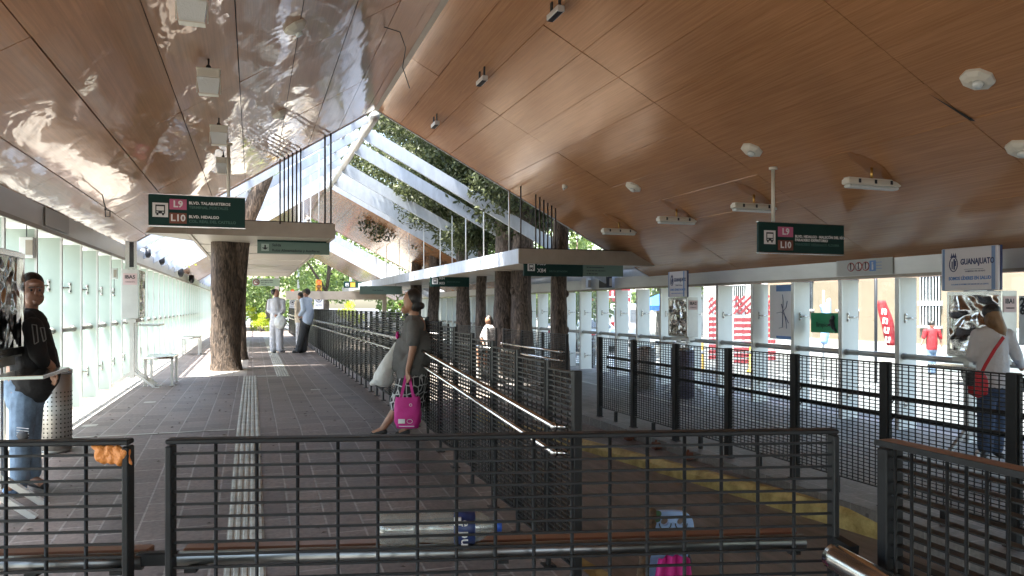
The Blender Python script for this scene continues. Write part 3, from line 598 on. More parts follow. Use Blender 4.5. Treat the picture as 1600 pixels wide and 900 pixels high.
for root, a, b in ((rl, 0, Ll-.0), (rm, 0.0, Lm-.06)):
    rail_pipe(root, a, b, zr-.0215, .075, m='railgrey'); q = MB(); q.bbox(((a+b)/2, .135, zr-.0125),(b-a,.05,.022), bev=.003); q.build('flat_bar', M['railbrown'], root)
    for x in (a+.05, (a+b)/2, b-.05): q = MB(); q.bar((x,.02,zr-.035),(x,.13,zr-.035),.03,.01); q.build('bracket', M['darkflat'], root)
q = MB(); q.bbox((-.053,.075,zr-.015),(.112,.03,.036), bev=.004); q.build('rail_joint', M['darkflat'], rm)
# right, louvred railing seen along its length
a = W(1382, HZ, 2.06); b = W(1700, HZ, 1.54); a.z = b.z = 0; d = (b-a); Lr = d.length; ang = math.atan2(d.y, d.x)
rr = empty('mesh_railing', (a.x, a.y, -.36), ang, 'louvred railing at the lower right corner with flat slats', 'railing', 'dark mesh railings across the foreground')
zt = CAMZ - 207/FX*2.06 + .36
q = MB(); q.bbox((Lr/2,0,zt-.005),(Lr,.062,.012), bev=.003); q.build('top_bar', M['railbrown'] , rr)
q = MB(); q.bbox((Lr/2,-.033,zt-.006),(Lr,.005,.016)); q.build('edge_strip', M['darkflat'], rr)
for x in (.02, Lr-.02): q = MB(); q.bbox((x,0,zt/2-.01),(.035,.06,zt-.022), bev=.003); q.build('post', M['darkflat'], rr)
q = MB(); z = zt-.042
while z > .2: q.bbox((Lr/2,.004,z),(Lr-.075,.034,.004)); z -= .0345
for k in range(1, 10): q.tube([(k*Lr/10,-.016,.2),(k*Lr/10,-.016,zt-.012)], .0045, 6)
q.build('mesh_grid', M['darkflat'], rr)
q = MB(); q.bbox((.03,0,.79),(.11,.10,.012)); q.build('foot_plate', M['darkflat'], rr)
q = MB(); p0 = W(1300,868,2.06); p1 = W(1400,925,1.86); p2 = p1 + (p1-p0)*2
q.tube([p0, p0+(p1-p0)*.1, p1, p2], .036, 18); tag(q.build('handrail', M['steel']), 'thick stainless tube rail running from the railing corner to the bottom right', 'handrail')
q = MB(); q.bar(W(1306,845,2.12), W(1335,862,2.05), .03, .03); q.bar(W(1310,872,2.1), W(1350,885,2.0), .02,.02)
o = q.build('rail_joint', M['darkflat'], rm); o.matrix_parent_inverse = Matrix(); o.parent = None
tag(o, 'small dark bracket holding the thick tube rail at the railing corner', 'bracket'); o.name = 'rail_bracket'
# orange rag
q = MB(); c = RP(178); c.z = CAMZ - 228/FX*1.97
Rz = Matrix.Rotation(math.atan2(RD.y, RD.x), 3, 'Z')
for k in range(11):
    u = k/10; q.ell(c + RD*(-.034+.068*u) - RN*.01 + Vector((0,0,.012*math.sin(k*2.1)-.006*u)), (.010+.004*random.random(), .014, .013+.007*random.random()), Rz)
q.cap(c+RD*.03-RN*.012, c+RD*.05-RN*.012-Vector((0,0,.026)), .011, .004); q.cap(c-RD*.03+Vector((0,0,.01)), c-RD*.05+Vector((0,0,.02)), .014, .008)
rag = remeshed('plastic_rag', q, M['orange'], None, .0035, 2); tag(rag, 'crumpled orange plastic bag knotted on the left railing', 'rag')
# bottle lying on the rail
def bottle_profile(): return [(0,.030),(.004,.040),(.02,.046),(.035,.047),(.04,.0445),(.05,.047),(.065,.0445),(.08,.047),(.10,.046),(.125,.040),(.15,.043),(.17,.047),(.19,.047),(.24,.047),(.27,.0455),(.29,.040),(.31,.028),(.325,.016),(.34,.014)]
bc = RP(586); bz = zr-.36-.0215+.0235+.047
be = empty('water_bottle', tuple(RP(586, .08) + Vector((0,0,0))), math.atan2(RD.y, RD.x), 'empty clear plastic water bottle lying on the rail behind the railing', 'bottle'); be.location.z = bz
q = MB(); pr = bottle_profile(); q.tube([(x,0,0) for x,_ in pr], [r for _,r in pr], 20); q.build('body', M['pet'], be)
q = MB(); q.tube([(.215,0,0),(.2155,0,0),(.2745,0,0),(.275,0,0)], [.0476,.0482,.0482,.0465], 20, cap=False); q.build('label', [M['navy']], be)
q = MB(); q.tube([(.335,0,0),(.342,0,0),(.352,0,0)], [.0165,.0175,.0165], 14); q.build('cap', M['capblue'], be)
q = MB(); q.bbox((.225,-.042,.028),(.02,.012,.02)); q.build('barcode', M['paper'], be)
text('e pu', .042, M['paper'], (.248,-.0495,-.003), (PI/2, PI/2, 0), be, align='CENTER')
# pale blue cart with pink cloth
cp = W(1040, 850, 2.75); ct = empty('hand_cart', (cp.x, cp.y, -.36), -A, 'small cart with a pale blue plastic back board draped with magenta cloth', 'cart')
q = MB(); zc = CAMZ-.36*0; tz = lambda py: CAMZ + (HZ-py)/FX*2.75 + .36; txx = lambda px: (px-1040)/FX*2.75
pts = []
for i in range(25):
    u = i/24; a_ = PI*(1-u); pts.append((txx(1046)+.088*math.copysign(abs(math.cos(a_))**.6, math.cos(a_)), tz(825)+.065*abs(math.sin(a_))**.7))
outline = [(txx(1010), tz(905))] + pts + [(txx(1065), tz(905))]
def plate_with_holes(poly, holes, y0, y1, m, parent, name):
    n = len(poly); V = [(x,y0,z) for x,z in poly] + [(x,y1,z) for x,z in poly]
    q = MB(); q.add(V, [tuple(range(n)), tuple(range(2*n-1,n-1,-1))] + [(i,n+i,n+(i+1)%n,(i+1)%n) for i in range(n)]); o = q.build(name, m, parent)
    bm = bmesh.new(); bm.from_mesh(o.data); bmesh.ops.recalc_face_normals(bm, faces=bm.faces); bm.to_mesh(o.data); bm.free(); cut = []
    for hx,hz,r in holes:
        c = MB(); c.tube([(hx,y0-.1,hz),(hx,y1+.1,hz)], r, 18); c_ = c.build('cutter', m, parent); cut.append(c_)
        d = o.modifiers.new('b','BOOLEAN'); d.operation = 'DIFFERENCE'; d.object = c_; d.solver = 'EXACT'
    dg = bpy.context.evaluated_depsgraph_get(); nm = bpy.data.meshes.new_from_object(o.evaluated_get(dg)); o.modifiers.clear(); o.data = nm
    for c_ in cut: bpy.data.objects.remove(c_)
    return o
plate_with_holes(outline, [(txx(1038),tz(814),.015),(txx(1063),tz(814),.014)], -.012, .012, M['paleblue'], ct, 'back_board')
for hx in (1038,1063):
    q = MB(); q.tube([(txx(hx)+.022*math.cos(a_),-.016,tz(816)+.024*math.sin(a_)) for a_ in [PI+PI*k/10 for k in range(11)]], .002, 6); q.build('hole_trim', M['ink'], ct)
q = MB(); q.add([], []); zb_ = 0
rows_ = 10; cols = 12; V = []
for i in range(rows_+1):
    for j in range(cols+1):
        u = j/cols; v = i/rows_; wd_ = .055+.07*v; V.append((txx(1050)-wd_+2*wd_*u-.02*v, -.045-.015*math.sin(u*19)-.01*v, tz(866)-.42*v+ .012*math.sin(u*PI)))
q.add(V, [(i*(cols+1)+j, i*(cols+1)+j+1, (i+1)*(cols+1)+j+1, (i+1)*(cols+1)+j) for i in range(rows_) for j in range(cols)], 0, True)
o = q.build('draped_cloth', M['magenta'], ct); o.modifiers.new('s','SOLIDIFY').thickness = .006
q = MB(); q.tube([(txx(1020),-.03,tz(800)),(txx(1012),-.03,tz(850)),(txx(998),-.02,tz(905)),(txx(996),0,.06)], .012, 8)
q.tube([(txx(1066),.02,tz(835)),(txx(1078),.02,tz(880)),(txx(1080),.02,.06)], .012, 8); q.tube([(txx(998),0,.3),(txx(1080),.02,.3)], .01, 8); q.build('frame', M['darkflat'], ct)
q = MB()
for k in range(9): q.ell((txx(1016-k*2), -.035, tz(800+k*12)), (.022,.02,.026))
o = remeshed('strap', q, mat('dark_patterned_strap', (.03,.025,.02), .8, var=.8, vs=60, var2=(.14,.07,.03)), ct, .006, 1)
q = MB()
for k in range(7): q.ell((txx(1022+random.uniform(-6,6)), -.04, tz(800+random.uniform(-4,8))), (.014,.01,.012))
q.build('bow', mat('dark_green_ribbon', (.02,.07,.03), .6, var=.5, vs=30), ct)
for px in (998,1080):
    q = MB(); q.tube([(txx(px)-.012,0,.05),(txx(px)+.012,0,.05)], .05, 18); q.build('wheel', M['rubber'], ct)
q = MB(); q.bbox((txx(1040),0,.12),(.22,.14,.02)); q.build('base_tray', M['darkflat'], ct)

# ------------------------------------------------------------------ signs
def bus_icon(parent, x, z, s, y=-.012):
    q = MB(); q.bbox((x,y,z),(s,.004,s)); q.bbox((x,y-.003,z+s*.05),(s*.62,.004,s*.62),1); q.bbox((x,y-.006,z+s*.10),(s*.48,.004,s*.30),0)
    for dx in (-.18,.18): q.bbox((x+dx*s,y-.006,z-s*.16),(s*.12,.004,s*.07),0); q.bbox((x+dx*s,y-.003,z-s*.32),(s*.13,.004,s*.12),1)
    q.build('bus_icon', [M['paper'], M['ink']], parent)
def line_sign(label, x0, x1, Y, zb, zt, l1, l2, l3, poles):
    root = empty('direction_sign', (x0, Y, zb), 0, label, 'sign', 'dark green bus line signs under the roof'); w_, h_ = x1-x0, zt-zb
    q = MB(); q.bbox((w_/2,0,h_/2),(w_,.05,h_), bev=.004); q.build('board', M['green'], root)
    q = MB(); q.bbox((w_/2,0,-.008),(w_+.01,.06,.014)); q.bbox((w_/2,0,h_+.006),(w_+.01,.056,.01)); q.build('edge_trim', M['steel'], root)
    y = -.0295
    bus_icon(root, w_*.12, h_*.5, h_*.46, y)
    for k, (s_, m_) in enumerate((('L9','pinkplate'),('L10','brownplate'))):
        zc_ = h_*(.70 if k == 0 else .25); q = MB(); q.bbox((w_*.30,y,zc_),(w_*.175,.006,h_*.34), bev=.0025); q.build('line_plate', M[m_], root)
        text(s_, h_*.30, M['paper'], (w_*.30, y-.006, zc_), (PI/2,0,0), root, align='CENTER', bold=.004)
    for z_, s_, m_ in l1+l2+l3: text(s_, h_*.125, M[m_], (w_*.41, y, h_*z_), (PI/2,0,0), root, bold=.0015)
    for px_ in poles:
        q = MB(); zc_ = (zL(x0+px_) if x0+px_ < RX else zR(x0+px_)) - zb; q.tube([(px_,0,h_),(px_,0,zc_-.005)], .026, 10); q.tube([(px_,0,zc_-.04),(px_,0,zc_-.01)], .06, 10); q.build('pole', M['lamp'], root)
    return root
line_sign('green line sign above the left platform, with a pink L9 plate and Talabarteros text', XY(232,12), XY(383,12), 12, 2.645, 3.10,
    [(.76,'BLVD. TALABARTEROS','paper'),(.62,'TERMINAL PORTALES','dimtext')], [(.31,'BLVD. HIDALGO','paper'),(.16,'COL. REAL DEL CASTILLO','dimtext')], [], (XY(357,12)-XY(232,12),))
line_sign('green line sign hanging by the right wall, with Malecón del Río text', XY(1184,8.75), XY(1317,8.75), 8.75, 2.225, 2.65,
    [(.56,'BLVD. HIDALGO · MALECÓN DEL RÍO','paper'),(.44,'PARADERO EXPIATORIO','paper')], [(.29,'PARADERO HERMANOS ALDAMA','dimtext')], [], (XY(1208,8.75)-XY(1184,8.75), ))
def board(label, px0, px1, py0, py1, Y, m, items, cat='sign', group='signs under the flat canopies', icon=None, hang=0):
    x0, x1 = XY(px0,Y), XY(px1,Y); xm = (x0+x1)/2; zt_, zb_ = ZP(py0,xm,Y), ZP(py1,xm,Y); h_ = zt_-zb_; w_ = x1-x0
    root = empty('hanging_sign', (x0,Y,zb_), 0, label, cat, group)
    q = MB(); q.bbox((w_/2,0,h_/2),(w_,.05,h_), bev=.004); q.build('board', M[m], root)
    for u, v, s, mm, size in items: text(s, size*h_, M[mm], (u*w_, -.027, v*h_), (PI/2,0,0), root, bold=.001)
    if icon: bus_icon(root, icon[0]*w_, icon[1]*h_, icon[2]*h_, -.028)
    if hang:
        q = MB(); 
        for u in (.15,.85): q.tube([(u*w_,0,h_),(u*w_,0,h_+hang)], .012, 6)
        q.build('hanger', M['facia'], root)
    return root, w_, h_
r_, w_, h_ = board('sage green exit sign reading Salida under the left canopy', 402, 515, 369, 397, 17.2, 'greenlt', [(.20,.47,'Salida','ink',.21),(.20,.18,'Rutas Alimentadoras y Auxiliares','ink',.19)])
q = MB(); q.bbox((w_*.5,-.002,h_*.82),(w_*.998,.052,h_*.34)); q.build('header_strip', M['green'], r_)
q = MB(); q.bbox((w_*.105,-.028,h_*.33),(h_*.40,.004,h_*.40)); q.build('arrow_plate', mat('light_sage',(.45,.55,.5),.5), r_)
q = MB(); q.bbox((w_*.105,-.031,h_*.37),(.03,.004,h_*.2)); q.add([(w_*.105-.07,-.033,h_*.32),(w_*.105+.07,-.033,h_*.32),(w_*.105,-.033,h_*.2)], [(0,1,2)]); q.build('arrow', M['ink'], r_)
r_, w_, h_ = board('mint no smoking sign under the far part of the left canopy', 394, 437, 435, 447, 30.5, 'mint', [(.32,.7,'PROHIBIDO FUMAR','ink',.17),(.32,.45,'AREA LIBRE DE HUMO','ink',.15),(.32,.22,'GRACIAS','ink',.15)])
q = MB(); q.tube([(w_*.15,-.03,h_*.5),(w_*.15,-.027,h_*.5)], h_*.4, 20); q.tube([(w_*.15,-.034,h_*.5),(w_*.15,-.031,h_*.5)], h_*.31, 20, mi=1); q.bbox((w_*.15,-.036,h_*.5),(h_*.55,.003,h_*.08),0,Matrix.Rotation(.7,3,'Y')); q.bbox((w_*.15,-.0355,h_*.47),(h_*.4,.002,h_*.07),2); q.build('pictogram', [M['red'],M['paper'],M['ink']], r_)
r_, w_, h_ = board('dark green sign with X03 and X84 under the front edge of the right canopy', 818, 910, 408, 432, 15.75, 'green', [(.22,.83,'X03','paper',.36),(.22,.36,'X84','paper',.36),(.42,.85,'METROPOLITANA','dimtext',.16),(.42,.33,'DELTA ESTACION','dimtext',.16)], icon=(.12,.58,.5))
r_, w_, h_ = board('sage notice beside the X84 sign under the right canopy', 911, 973, 409, 432, 15.75, 'greenlt', [(.08,.86,'libre de humo de tabaco','ink',.12),(.08,.6,'En caso de incumplimiento','ink',.12),(.08,.38,'Ley en esta area, denuncia al','ink',.12),(.08,.16,'01 800 533 5033','ink',.12)])
r_, w_, h_ = board('small dark green sign with X84 above X03 farther along the right canopy', 672, 733, 433, 448, 24, 'green', [(.22,.86,'X84','paper',.36),(.22,.34,'X03','paper',.36),(.42,.5,'DELTA SAN JUAN','dimtext',.18)], icon=(.12,.55,.6))
board('sage sign far off under the left end of the right canopy', 562, 628, 447, 460, 33, 'greenlt', [(.3,.5,'Rutas Auxiliares','ink',.2)], hang=.2)
r_, w_, h_ = board('far dark green sign with a yellow plate over the far roof beam', 537, 572, 440, 450, 42, 'green', [(.7,.5,'T','dimtext',.3)], icon=(.15,.5,.5))
q = MB(); q.bbox((w_*.4,-.03,h_*.5),(w_*.22,.004,h_*.7)); q.build('yellow_plate', M['tlyellow'], r_)
# far crossing beam and gate frame at the platform end
fb = empty('end_portal', (1.2,44,0), 0, 'far brown portal beam where the platform ends', 'portal')
q = MB(); q.box((.6,0,ZP(468,4,44)),(6.2,.4,ZP(455,4,44))); q.build('beam', M['facia'], fb)
for X in (-.02, 6.1): q = MB(); q.box((X,.05,0),(X+.22,.35,ZP(455,4,44)-.002 if X>1 else 4.6)); q.build('post', M['facia'], fb)
q = MB(); q.bar((-3.2,.2,3.7),(.0,.2,3.7),.1,.1); q.bar((-1.4,.2,3.7),(-1.4,.2,5.4),.06,.06); q.build('tie_bar', M['darkflat'], fb)

# ------------------------------------------------------------------ totems (machines on crossed feet)
def totem(label, X, Y, base, face, code, top=None, plate=True):
    """front of width .74 along Y; face=-1 looks to -X"""
    root = empty('payment_totem', (X, Y, base), 0, label, 'machine stand', 'steel framed machine stands'); f = face
    x0, x1 = sorted((0, -f*.25))
    q = MB(); q.box((x0,0,1.24),(x1,.76,2.10)); q.build('cabinet', M['beam'], root)
    q = MB(); fx0, fx1 = sorted((f*.002, f*.022)); q.box((fx0,0,1.26),(fx1,.035,2.09)); q.box((fx0,.725,1.26),(fx1,.76,2.09)); q.box((fx0,.035,2.05),(fx1,.725,2.09)); q.box((fx0,.035,1.26),(fx1,.725,1.32)); q.build('frame', M['steel'], root)
    q = MB(); N_ = 26; V = []; 
    for i in range(N_+1):
        for j in range(N_+1):
            y = .037+.686*i/N_; z = 1.322+.726*j/N_; e = min(i,j,N_-i,N_-j); amp = min(1,e/3)*.0045
            V.append((f*(.007+amp*(math.sin(y*23+3*math.sin(z*11))+math.sin(z*17+2.3*math.sin(y*13+code))))),) if False else V.append((f*(.006+amp*(1+.5*math.sin(y*21+3*math.sin(z*9+code))+.5*math.sin(z*15+2.3*math.sin(y*12+code)))), y, z))
    fs = [(i*(N_+1)+j, (i+1)*(N_+1)+j, (i+1)*(N_+1)+j+1, i*(N_+1)+j+1) for i in range(N_) for j in range(N_)]
    q.add(V, fs, 0, True); q.build('film_panel', M['foil'], root)
    q = MB(); q.bbox((f*.17,.38,1.12),(.34,.82,.03), bev=.004); q.build('tray', M['steel'], root)
    q = MB(); q.bbox((-f*.12,.2,.70),(.07,.07,1.04)); q.bbox((-f*.12,.56,.70),(.07,.07,1.04)); q.bbox((-f*.12,.38,1.2),(.16,.7,.06)); q.build('post', M['beam'], root)
    for y in (.2,.56):
        q = MB()
        for sx in (-1,1): q.bar((-f*.12,y,.30),(-f*.12+sx*.36,y-.03,.02),.05,.045); q.bbox((-f*.12+sx*.38,y-.03,.006),(.12,.06,.012))
        q.build('foot', M['beam'], root)
    if code is not None:
        q = MB(); q.bbox((x0*.5+x1*.5,-.004,1.93),(.22,.004,.20)); q.build('code_plate', mat('pale_pink_label', (.66,.50,.50), .5), root)
        text(top_code[code], .085, M['ink'], ((x0+x1)/2, -.0075, 1.965), (PI/2,0,0), root, align='CENTER', bold=.002)
        text('TORNIQUETE', .024, M['ink'], ((x0+x1)/2, -.0075, 1.88), (PI/2,0,0), root, align='CENTER')
    return root
top_code = {5:'IBA5', 1:'IBA1', 2:'IBA2', 6:'IBA6'}
t1 = totem('right machine stand marked IBA1 under the Guanajuato poster, beside the woman with the red bag', 8.8, 6.66, -.45, -1, 1)
t2 = totem('distant machine stand marked IBA2 by the right glass wall, under a white poster', 8.8, 13.7, -.45, -1, 2)
t5 = totem('machine stand marked IBA5 by the left glass wall, beside the low bench', -1.9, 14.4, 0, 1, 5)
t6 = totem('machine stand at the left edge beside the man in black, with mirror film', -1.82, 6.42, -.20, 1, 6)
def poster(root, w_, h_, z, big):
    q = MB(); q.bbox((-.03,w_/2+.02,z+h_/2),(.05,w_,h_), bev=.01); o = q.build('poster_box', mat('white_poster', (.72,.73,.78), .35), root)
    q = MB(); q.bbox((.012,w_/2+.02,z+h_/2),(.03,w_+.004,h_+.004)); q.build('poster_back', M['navy'], root)
    rot = (PI/2,0,-PI/2)
    q = MB(); fx = -.0565
    q.bbox((fx,.055+.02,z+h_/2),(.002,.05,h_*.98)); q.bbox((fx,w_-.02,z+h_/2),(.002,.035,h_*.98)); q.build('blue_band', mat('poster_blue', (.20,.33,.58), .4), root)
    cx = w_*.79; q = MB()
    ring = [(fx-.001, cx+.058*math.cos(a_), z+h_*.62+.095*math.sin(a_)) for a_ in [2*PI*k/20 for k in range(21)]]
    q.tube(ring, .006, 6, cap=False); q.bbox((fx,cx-.01,z+h_*.62),(.004,.02,.14)); q.bbox((fx,cx+.02,z+h_*.60),(.004,.014,.10)); q.bbox((fx,cx-.03,z+h_*.64),(.004,.012,.07))
    for k in (-1,0,1): q.add([(fx,cx+k*.025-.014,z+h_*.80),(fx,cx+k*.025+.014,z+h_*.80),(fx,cx+k*.03,z+h_*.80+.055)], [(0,1,2)])
    q.bbox((fx,cx,z+h_*.79),(.004,.09,.012)); q.build('crest', M['navy'], root)
    text('GUANAJUATO', .105, M['navy'], (fx, w_*.665, z+h_*.66), rot, root, sx=.68, bold=.003)
    q = MB(); q.bbox((fx,w_*.43,z+h_*.49),(.002,.27,.004)); q.build('rule', M['navy'], root)
    text('GOBIERNO DEL ESTADO', .025, M['navy'], (fx, w_*.58, z+h_*.44), rot, root)
    text('SOMOS LÍDERES EN SALUD', .062, M['bluep'], (fx, w_*.88, z+h_*.28), rot, root, sx=.80, bold=.002)
    text('LOGRAR ES POSIBLE DE SALUD DE LA GENTE', .026, M['bluep'], (fx, w_*.83, z+h_*.14), rot, root)
poster(t1, .80, .56, 2.11, True); poster(t2, .70, .56, 2.11, False)
q = MB(); q.tube([(-.12,.38,2.1),(-.12,.38,2.4)], .02, 8)
for i in range(9):
    a_ = i/8*PI*.6
q.box((-.20,.0,2.11),(-.02,.02,2.60)); q.box((-.20,.02,2.11),(-.18,.35,2.60)); q.build('curved_hood', M['steel'], t5)
q = MB(); q.bbox((-.10,-.004,2.36),(.07,.004,.44)); q.build('display', M['screen'], t5)
# electric box near IBA5 and wires
def small_box(name, label, p, d, m, cat, wires=None):
    root = empty(name, tuple(p), 0, label, cat); q = MB(); q.bbox((0,0,0), d, bev=.006); q.build('housing', M[m], root)
    q = MB(); q.bbox((d[0]*.2,-d[1]/2-.004,0),(d[0]*.5,.008,d[2]*.7)); q.build('front_plate', M['facia'], root)
    if wires: q = MB(); q.tube(wires, .006, 6); q.build('cable', M['ink'], root)
    return root
small_box('junction_box', 'grey junction box fixed high on the left wall fin', (-2.42, 9.75, 2.12), (.14,.07,.24), 'beam', 'box', [(0,-.02,.12),(0,-.02,.26)])
small_box('junction_box', 'small grey box with a looping cable on the left wall beside the IBA5 stand', (-2.38, 15.1, 2.05), (.1,.07,.2), 'beam', 'box', [(0,-.02,-.1),(.0,-.02,-.35),(-.1,-.02,-.42)])
# bench
bn_ = empty('bench', (-1.62, 15.3, 0), 0, 'small steel bench with pale legs beside the left wall', 'bench')
q = MB(); q.bbox((0,.0,.52),(.5,1.0,.025), bev=.005); q.tube([(-.25,-.5,.515),(.25,-.5,.515)], .022, 8); q.tube([(-.25,.5,.515),(.25,.5,.515)], .022, 8); q.build('seat', M['steel'], bn_)
for x, y in ((-.22,-.42),(.22,-.42),(-.22,.42),(.22,.42)): q = MB(); q.bbox((x,y,.255),(.045,.045,.505)); q.bbox((x,y,.005),(.09,.07,.01)); q.build('leg', M['beam'], bn_)
bn2 = copy_tree(bn_); bn2.location = (-1.75, 24.5, 0); bn2['label'] = 'distant steel bench against the left wall'; bn_['group'] = bn2['group'] = 'steel benches by the left wall'
# litter bin with perforated shell
def litter_bin(label, p, r, h, m, group='litter bins'):
    root = empty('litter_bin', tuple(p), 0, label, 'bin', group)
    q = MB(); q.tube([(0,0,.03),(0,0,h-.06),(0,0,h-.06)], [r,r,r*.99], 24); q.tube([(0,0,0),(0,0,.03)], r*.92, 24)
    for k in range(24):
        a_ = 2*PI*k/24
        for z in [.12+.045*i for i in range(int((h-.3)/.045))]: q.bbox((r*1.0*math.cos(a_), r*1.0*math.sin(a_), z), (.004,.012,.014), 1, Matrix.Rotation(a_,3,'Z'))
    q.build('shell', [m, M['gapdark']], root)
    q = MB(); q.tube([(0,0,h-.058),(0,0,h-.02),(0,0,h)], [r*1.03,r*1.03,r*.8], 24); q.build('rim', M['steel'], root)
    return root
litter_bin('perforated steel litter bin behind the man in black', (-1.92, 8.75, fz(8.7)), .15, .86, M['binsteel'])
litter_bin('grey litter bin behind the square-mesh fence near the IBA2 stand', (8.5, 15.0, -.45), .24, 1.0, M['greywall'])
litter_bin('violet litter bin below the IBA2 stand', (8.45, 13.35, -.45), .24, 1.05, M['purple'])
# upright bottle on the left totem
ub = empty('water_bottle', (-1.95, 6.75, 1.935), 0, 'large clear bottle standing on the machine stand at the left edge', 'bottle')
q = MB(); pr = [(z*1.25, r*1.5) for z, r in bottle_profile()]; q.tube([(0,0,z) for z,_ in pr], [r for _,r in pr], 20); q.build('body', M['pet'], ub)
q = MB(); q.tube([(0,0,.42),(0,0,.445)], .024, 12); q.build('cap', M['capblue'], ub)
q = MB(); q.tube([(0,0,.2),(0,0,.2005),(0,0,.2995),(0,0,.3)], [.0715,.0725,.0725,.0715], 20, cap=False); q.build('label', M['capblue'], ub)

# ------------------------------------------------------------------ ceiling fittings
def nslope(side): return (Vector((.643,0,-1)) if side == 'L' else Vector((-.5256,0,-1))).normalized()
def flood(px, py, label, sc=1.0, side='L'):
    p = ceil_hit(px, py, side); root = empty('floodlight', tuple(p), 0, label, 'lamp', 'floodlights along the left ceiling')
    root.scale = (.70,.70,.70); q = MB(); q.tube([(0,0,.0),(0,0,-.12)], .012, 8); q.ell((0,-.04,-.13),(.035,.03,.035)); q.build('bracket', M['ink'], root)
    q = MB(); q.bbox((0,0,-.22),(.30*sc,.16,.12), bev=.01); q.bbox((0,-.01,-.165),(.32*sc,.18,.02)); q.build('housing', M['lamp'], root)
    q = MB(); V = [(-.15,-.08,-.285),(.15,-.08,-.285),(.15,.08,-.285),(-.15,.08,-.285),(-.12,-.06,-.50),(.12,-.06,-.50),(.12,.06,-.50),(-.12,.06,-.50)]
    q.add([(x*sc,y,z) for x,y,z in V], [(0,1,5,4),(1,2,6,5),(2,3,7,6),(3,0,4,7),(7,6,5,4),(0,3,2,1)]); q.build('lens', M['lens'], root)
    q = MB(); q.bbox((0,0,-.506),(.26*sc,.13,.012)); q.bbox((-.153*sc,0,-.38),(.012,.05,.2)); q.bbox((.153*sc,0,-.38),(.012,.05,.2)); q.build('rim', M['lamp'], root)
    return root
flood(300, -38, 'topmost floodlight on the left ceiling, cut by the photo edge'); flood(326, 92, 'large floodlight on the left ceiling, second from the top')
flood(342, 184, 'third floodlight from the top on the left ceiling, above the L9 sign'); flood(349, 236, 'floodlight just above the left L9 sign, beside its pole')
def linear(px, py, label, L=.75):
    p = ceil_hit(px, py-14, 'R'); root = empty('linear_lamp', tuple(p), 0, label, 'lamp', 'white linear lamps on the right ceiling')
    q = MB(); q.bbox((0,0,-.20),(L,.13,.07), bev=.012); q.bbox((0,0,-.155),(L*.95,.09,.02)); q.build('housing', M['lamp'], root)
    q = MB(); q.bbox((0,0,-.255),(L*.94,.11,.04), bev=.012); q.build('diffuser', M['lens'], root)
    q = MB(); q.tube([(0,0,.0),(0,0,-.15)], .018, 8); q.build('stem', M['brass'], root)
    q = MB()
    for x in (-.3,0,.3): q.bbox((x*L,-.07,-.19),(.03,.012,.05))
    q.build('clip', M['ink'], root)
    n_ = nslope('R'); q = MB(); u = Vector((1,0,-.5256)).normalized(); c = n_*.006
    pts = [c + u*(.36*math.cos(a_))*(1+.15*math.sin(5*a_)) + Vector((0,1,0))*(.13*math.sin(a_))*(1+.2*math.sin(3*a_)) for a_ in [2*PI*k/24 for k in range(24)]]
    q.add(pts, [tuple(range(24))]); q.build('glue_stain', M['stain'], root)
    return root
for px, py, l in ((1362,276,'largest linear lamp on the right ceiling, nearest the camera'),(1178,318,'linear lamp on the ceiling left of the right L9 sign pole'),(1057,341,'linear lamp third from the camera on the right ceiling'),(967,361,'smallest, farthest linear lamp near the right ceiling edge')): linear(px, py, l, .86 if px > 1300 else .8)
def octa(px, py, label, side='R', r=.14):
    p = ceil_hit(px, py, side); n_ = nslope(side); root = empty('smoke_detector', tuple(p), 0, label, 'detector', 'cream octagonal detectors on the ceiling')
    T = n_.to_track_quat('Z','Y').to_matrix(); q = MB(); prof = [(0,r),(.03,r),(.06,r*.72),(.075,r*.4)]
    q.tube([T@Vector((0,0,z)) for z,_ in prof], [x for _,x in prof], 8); 
    for i in range(len(q.sm)): q.sm[i] = False
    q.build('base', M['lamp'], root); q = MB(); q.tube([T@Vector((.03,0,.07)), T@Vector((.03,0,.11))], [r*.35,r*.28], 10); q.build('sensor_head', M['lens'], root)
for px, py, l in ((1528,122,'large octagonal detector on the right ceiling, nearest the camera'),(1175,233,'octagonal detector above the right linear lamps'),(990,291,'small octagonal detector near the right cluster of rods'),(1597,231,'octagonal detector cut by the right edge of the photo')): octa(px, py, l, r=.155)
octa(460,40,'brownish detector near the top of the left ceiling','L',.13); octa(436,176,'second brownish detector on the wavy left ceiling','L',.12); octa(883,290,'tiny detector beside the cluster of rods on the right ceiling','R',.06)
def spot(px, py, label):
    p = ceil_hit(px, py, 'R'); root = empty('spot_fixture', tuple(p), 0, label, 'lamp', 'dark spot fixtures on the right ceiling'); n_ = nslope('R')
    for y in (-.13,.13): q = MB(); q.bar((0,y,-.005),(0,y,-.17),.02,.05); q.build('yoke', M['darkflat'], root)
    q = MB(); q.bbox((0,0,-.19),(.10,.36,.08), bev=.01); q.build('housing', M['beam'], root)
    q = MB()
    for k in range(9): q.bbox((-.01,-.15+.0375*k,-.235),(.075,.014,.012))
    q.build('louvre', M['ink'], root)
for px, py, l in ((753,108,'dark louvred spot on the right ceiling, the middle one'),(680,180,'small louvred spot on the right ceiling near the roof opening'),(868,-3,'louvred spot cut by the top edge of the photo')): spot(px, py, l)
def wire(pts, label, side):
    q = MB(); q.tube(pts, .007, 6); tag(q.build('loose_cable', M['ink']), label, 'cable', 'loose cables hanging from the ceiling')
a0 = ceil_hit(600,42,'L'); wire([a0, W(625,50,a0.x*SA+a0.y*CA-.2), W(634,75,10.4), W(629,105,10.6), W(640,138,10.8)], 'loose black cable dangling beside the ridge at the top', 'L')
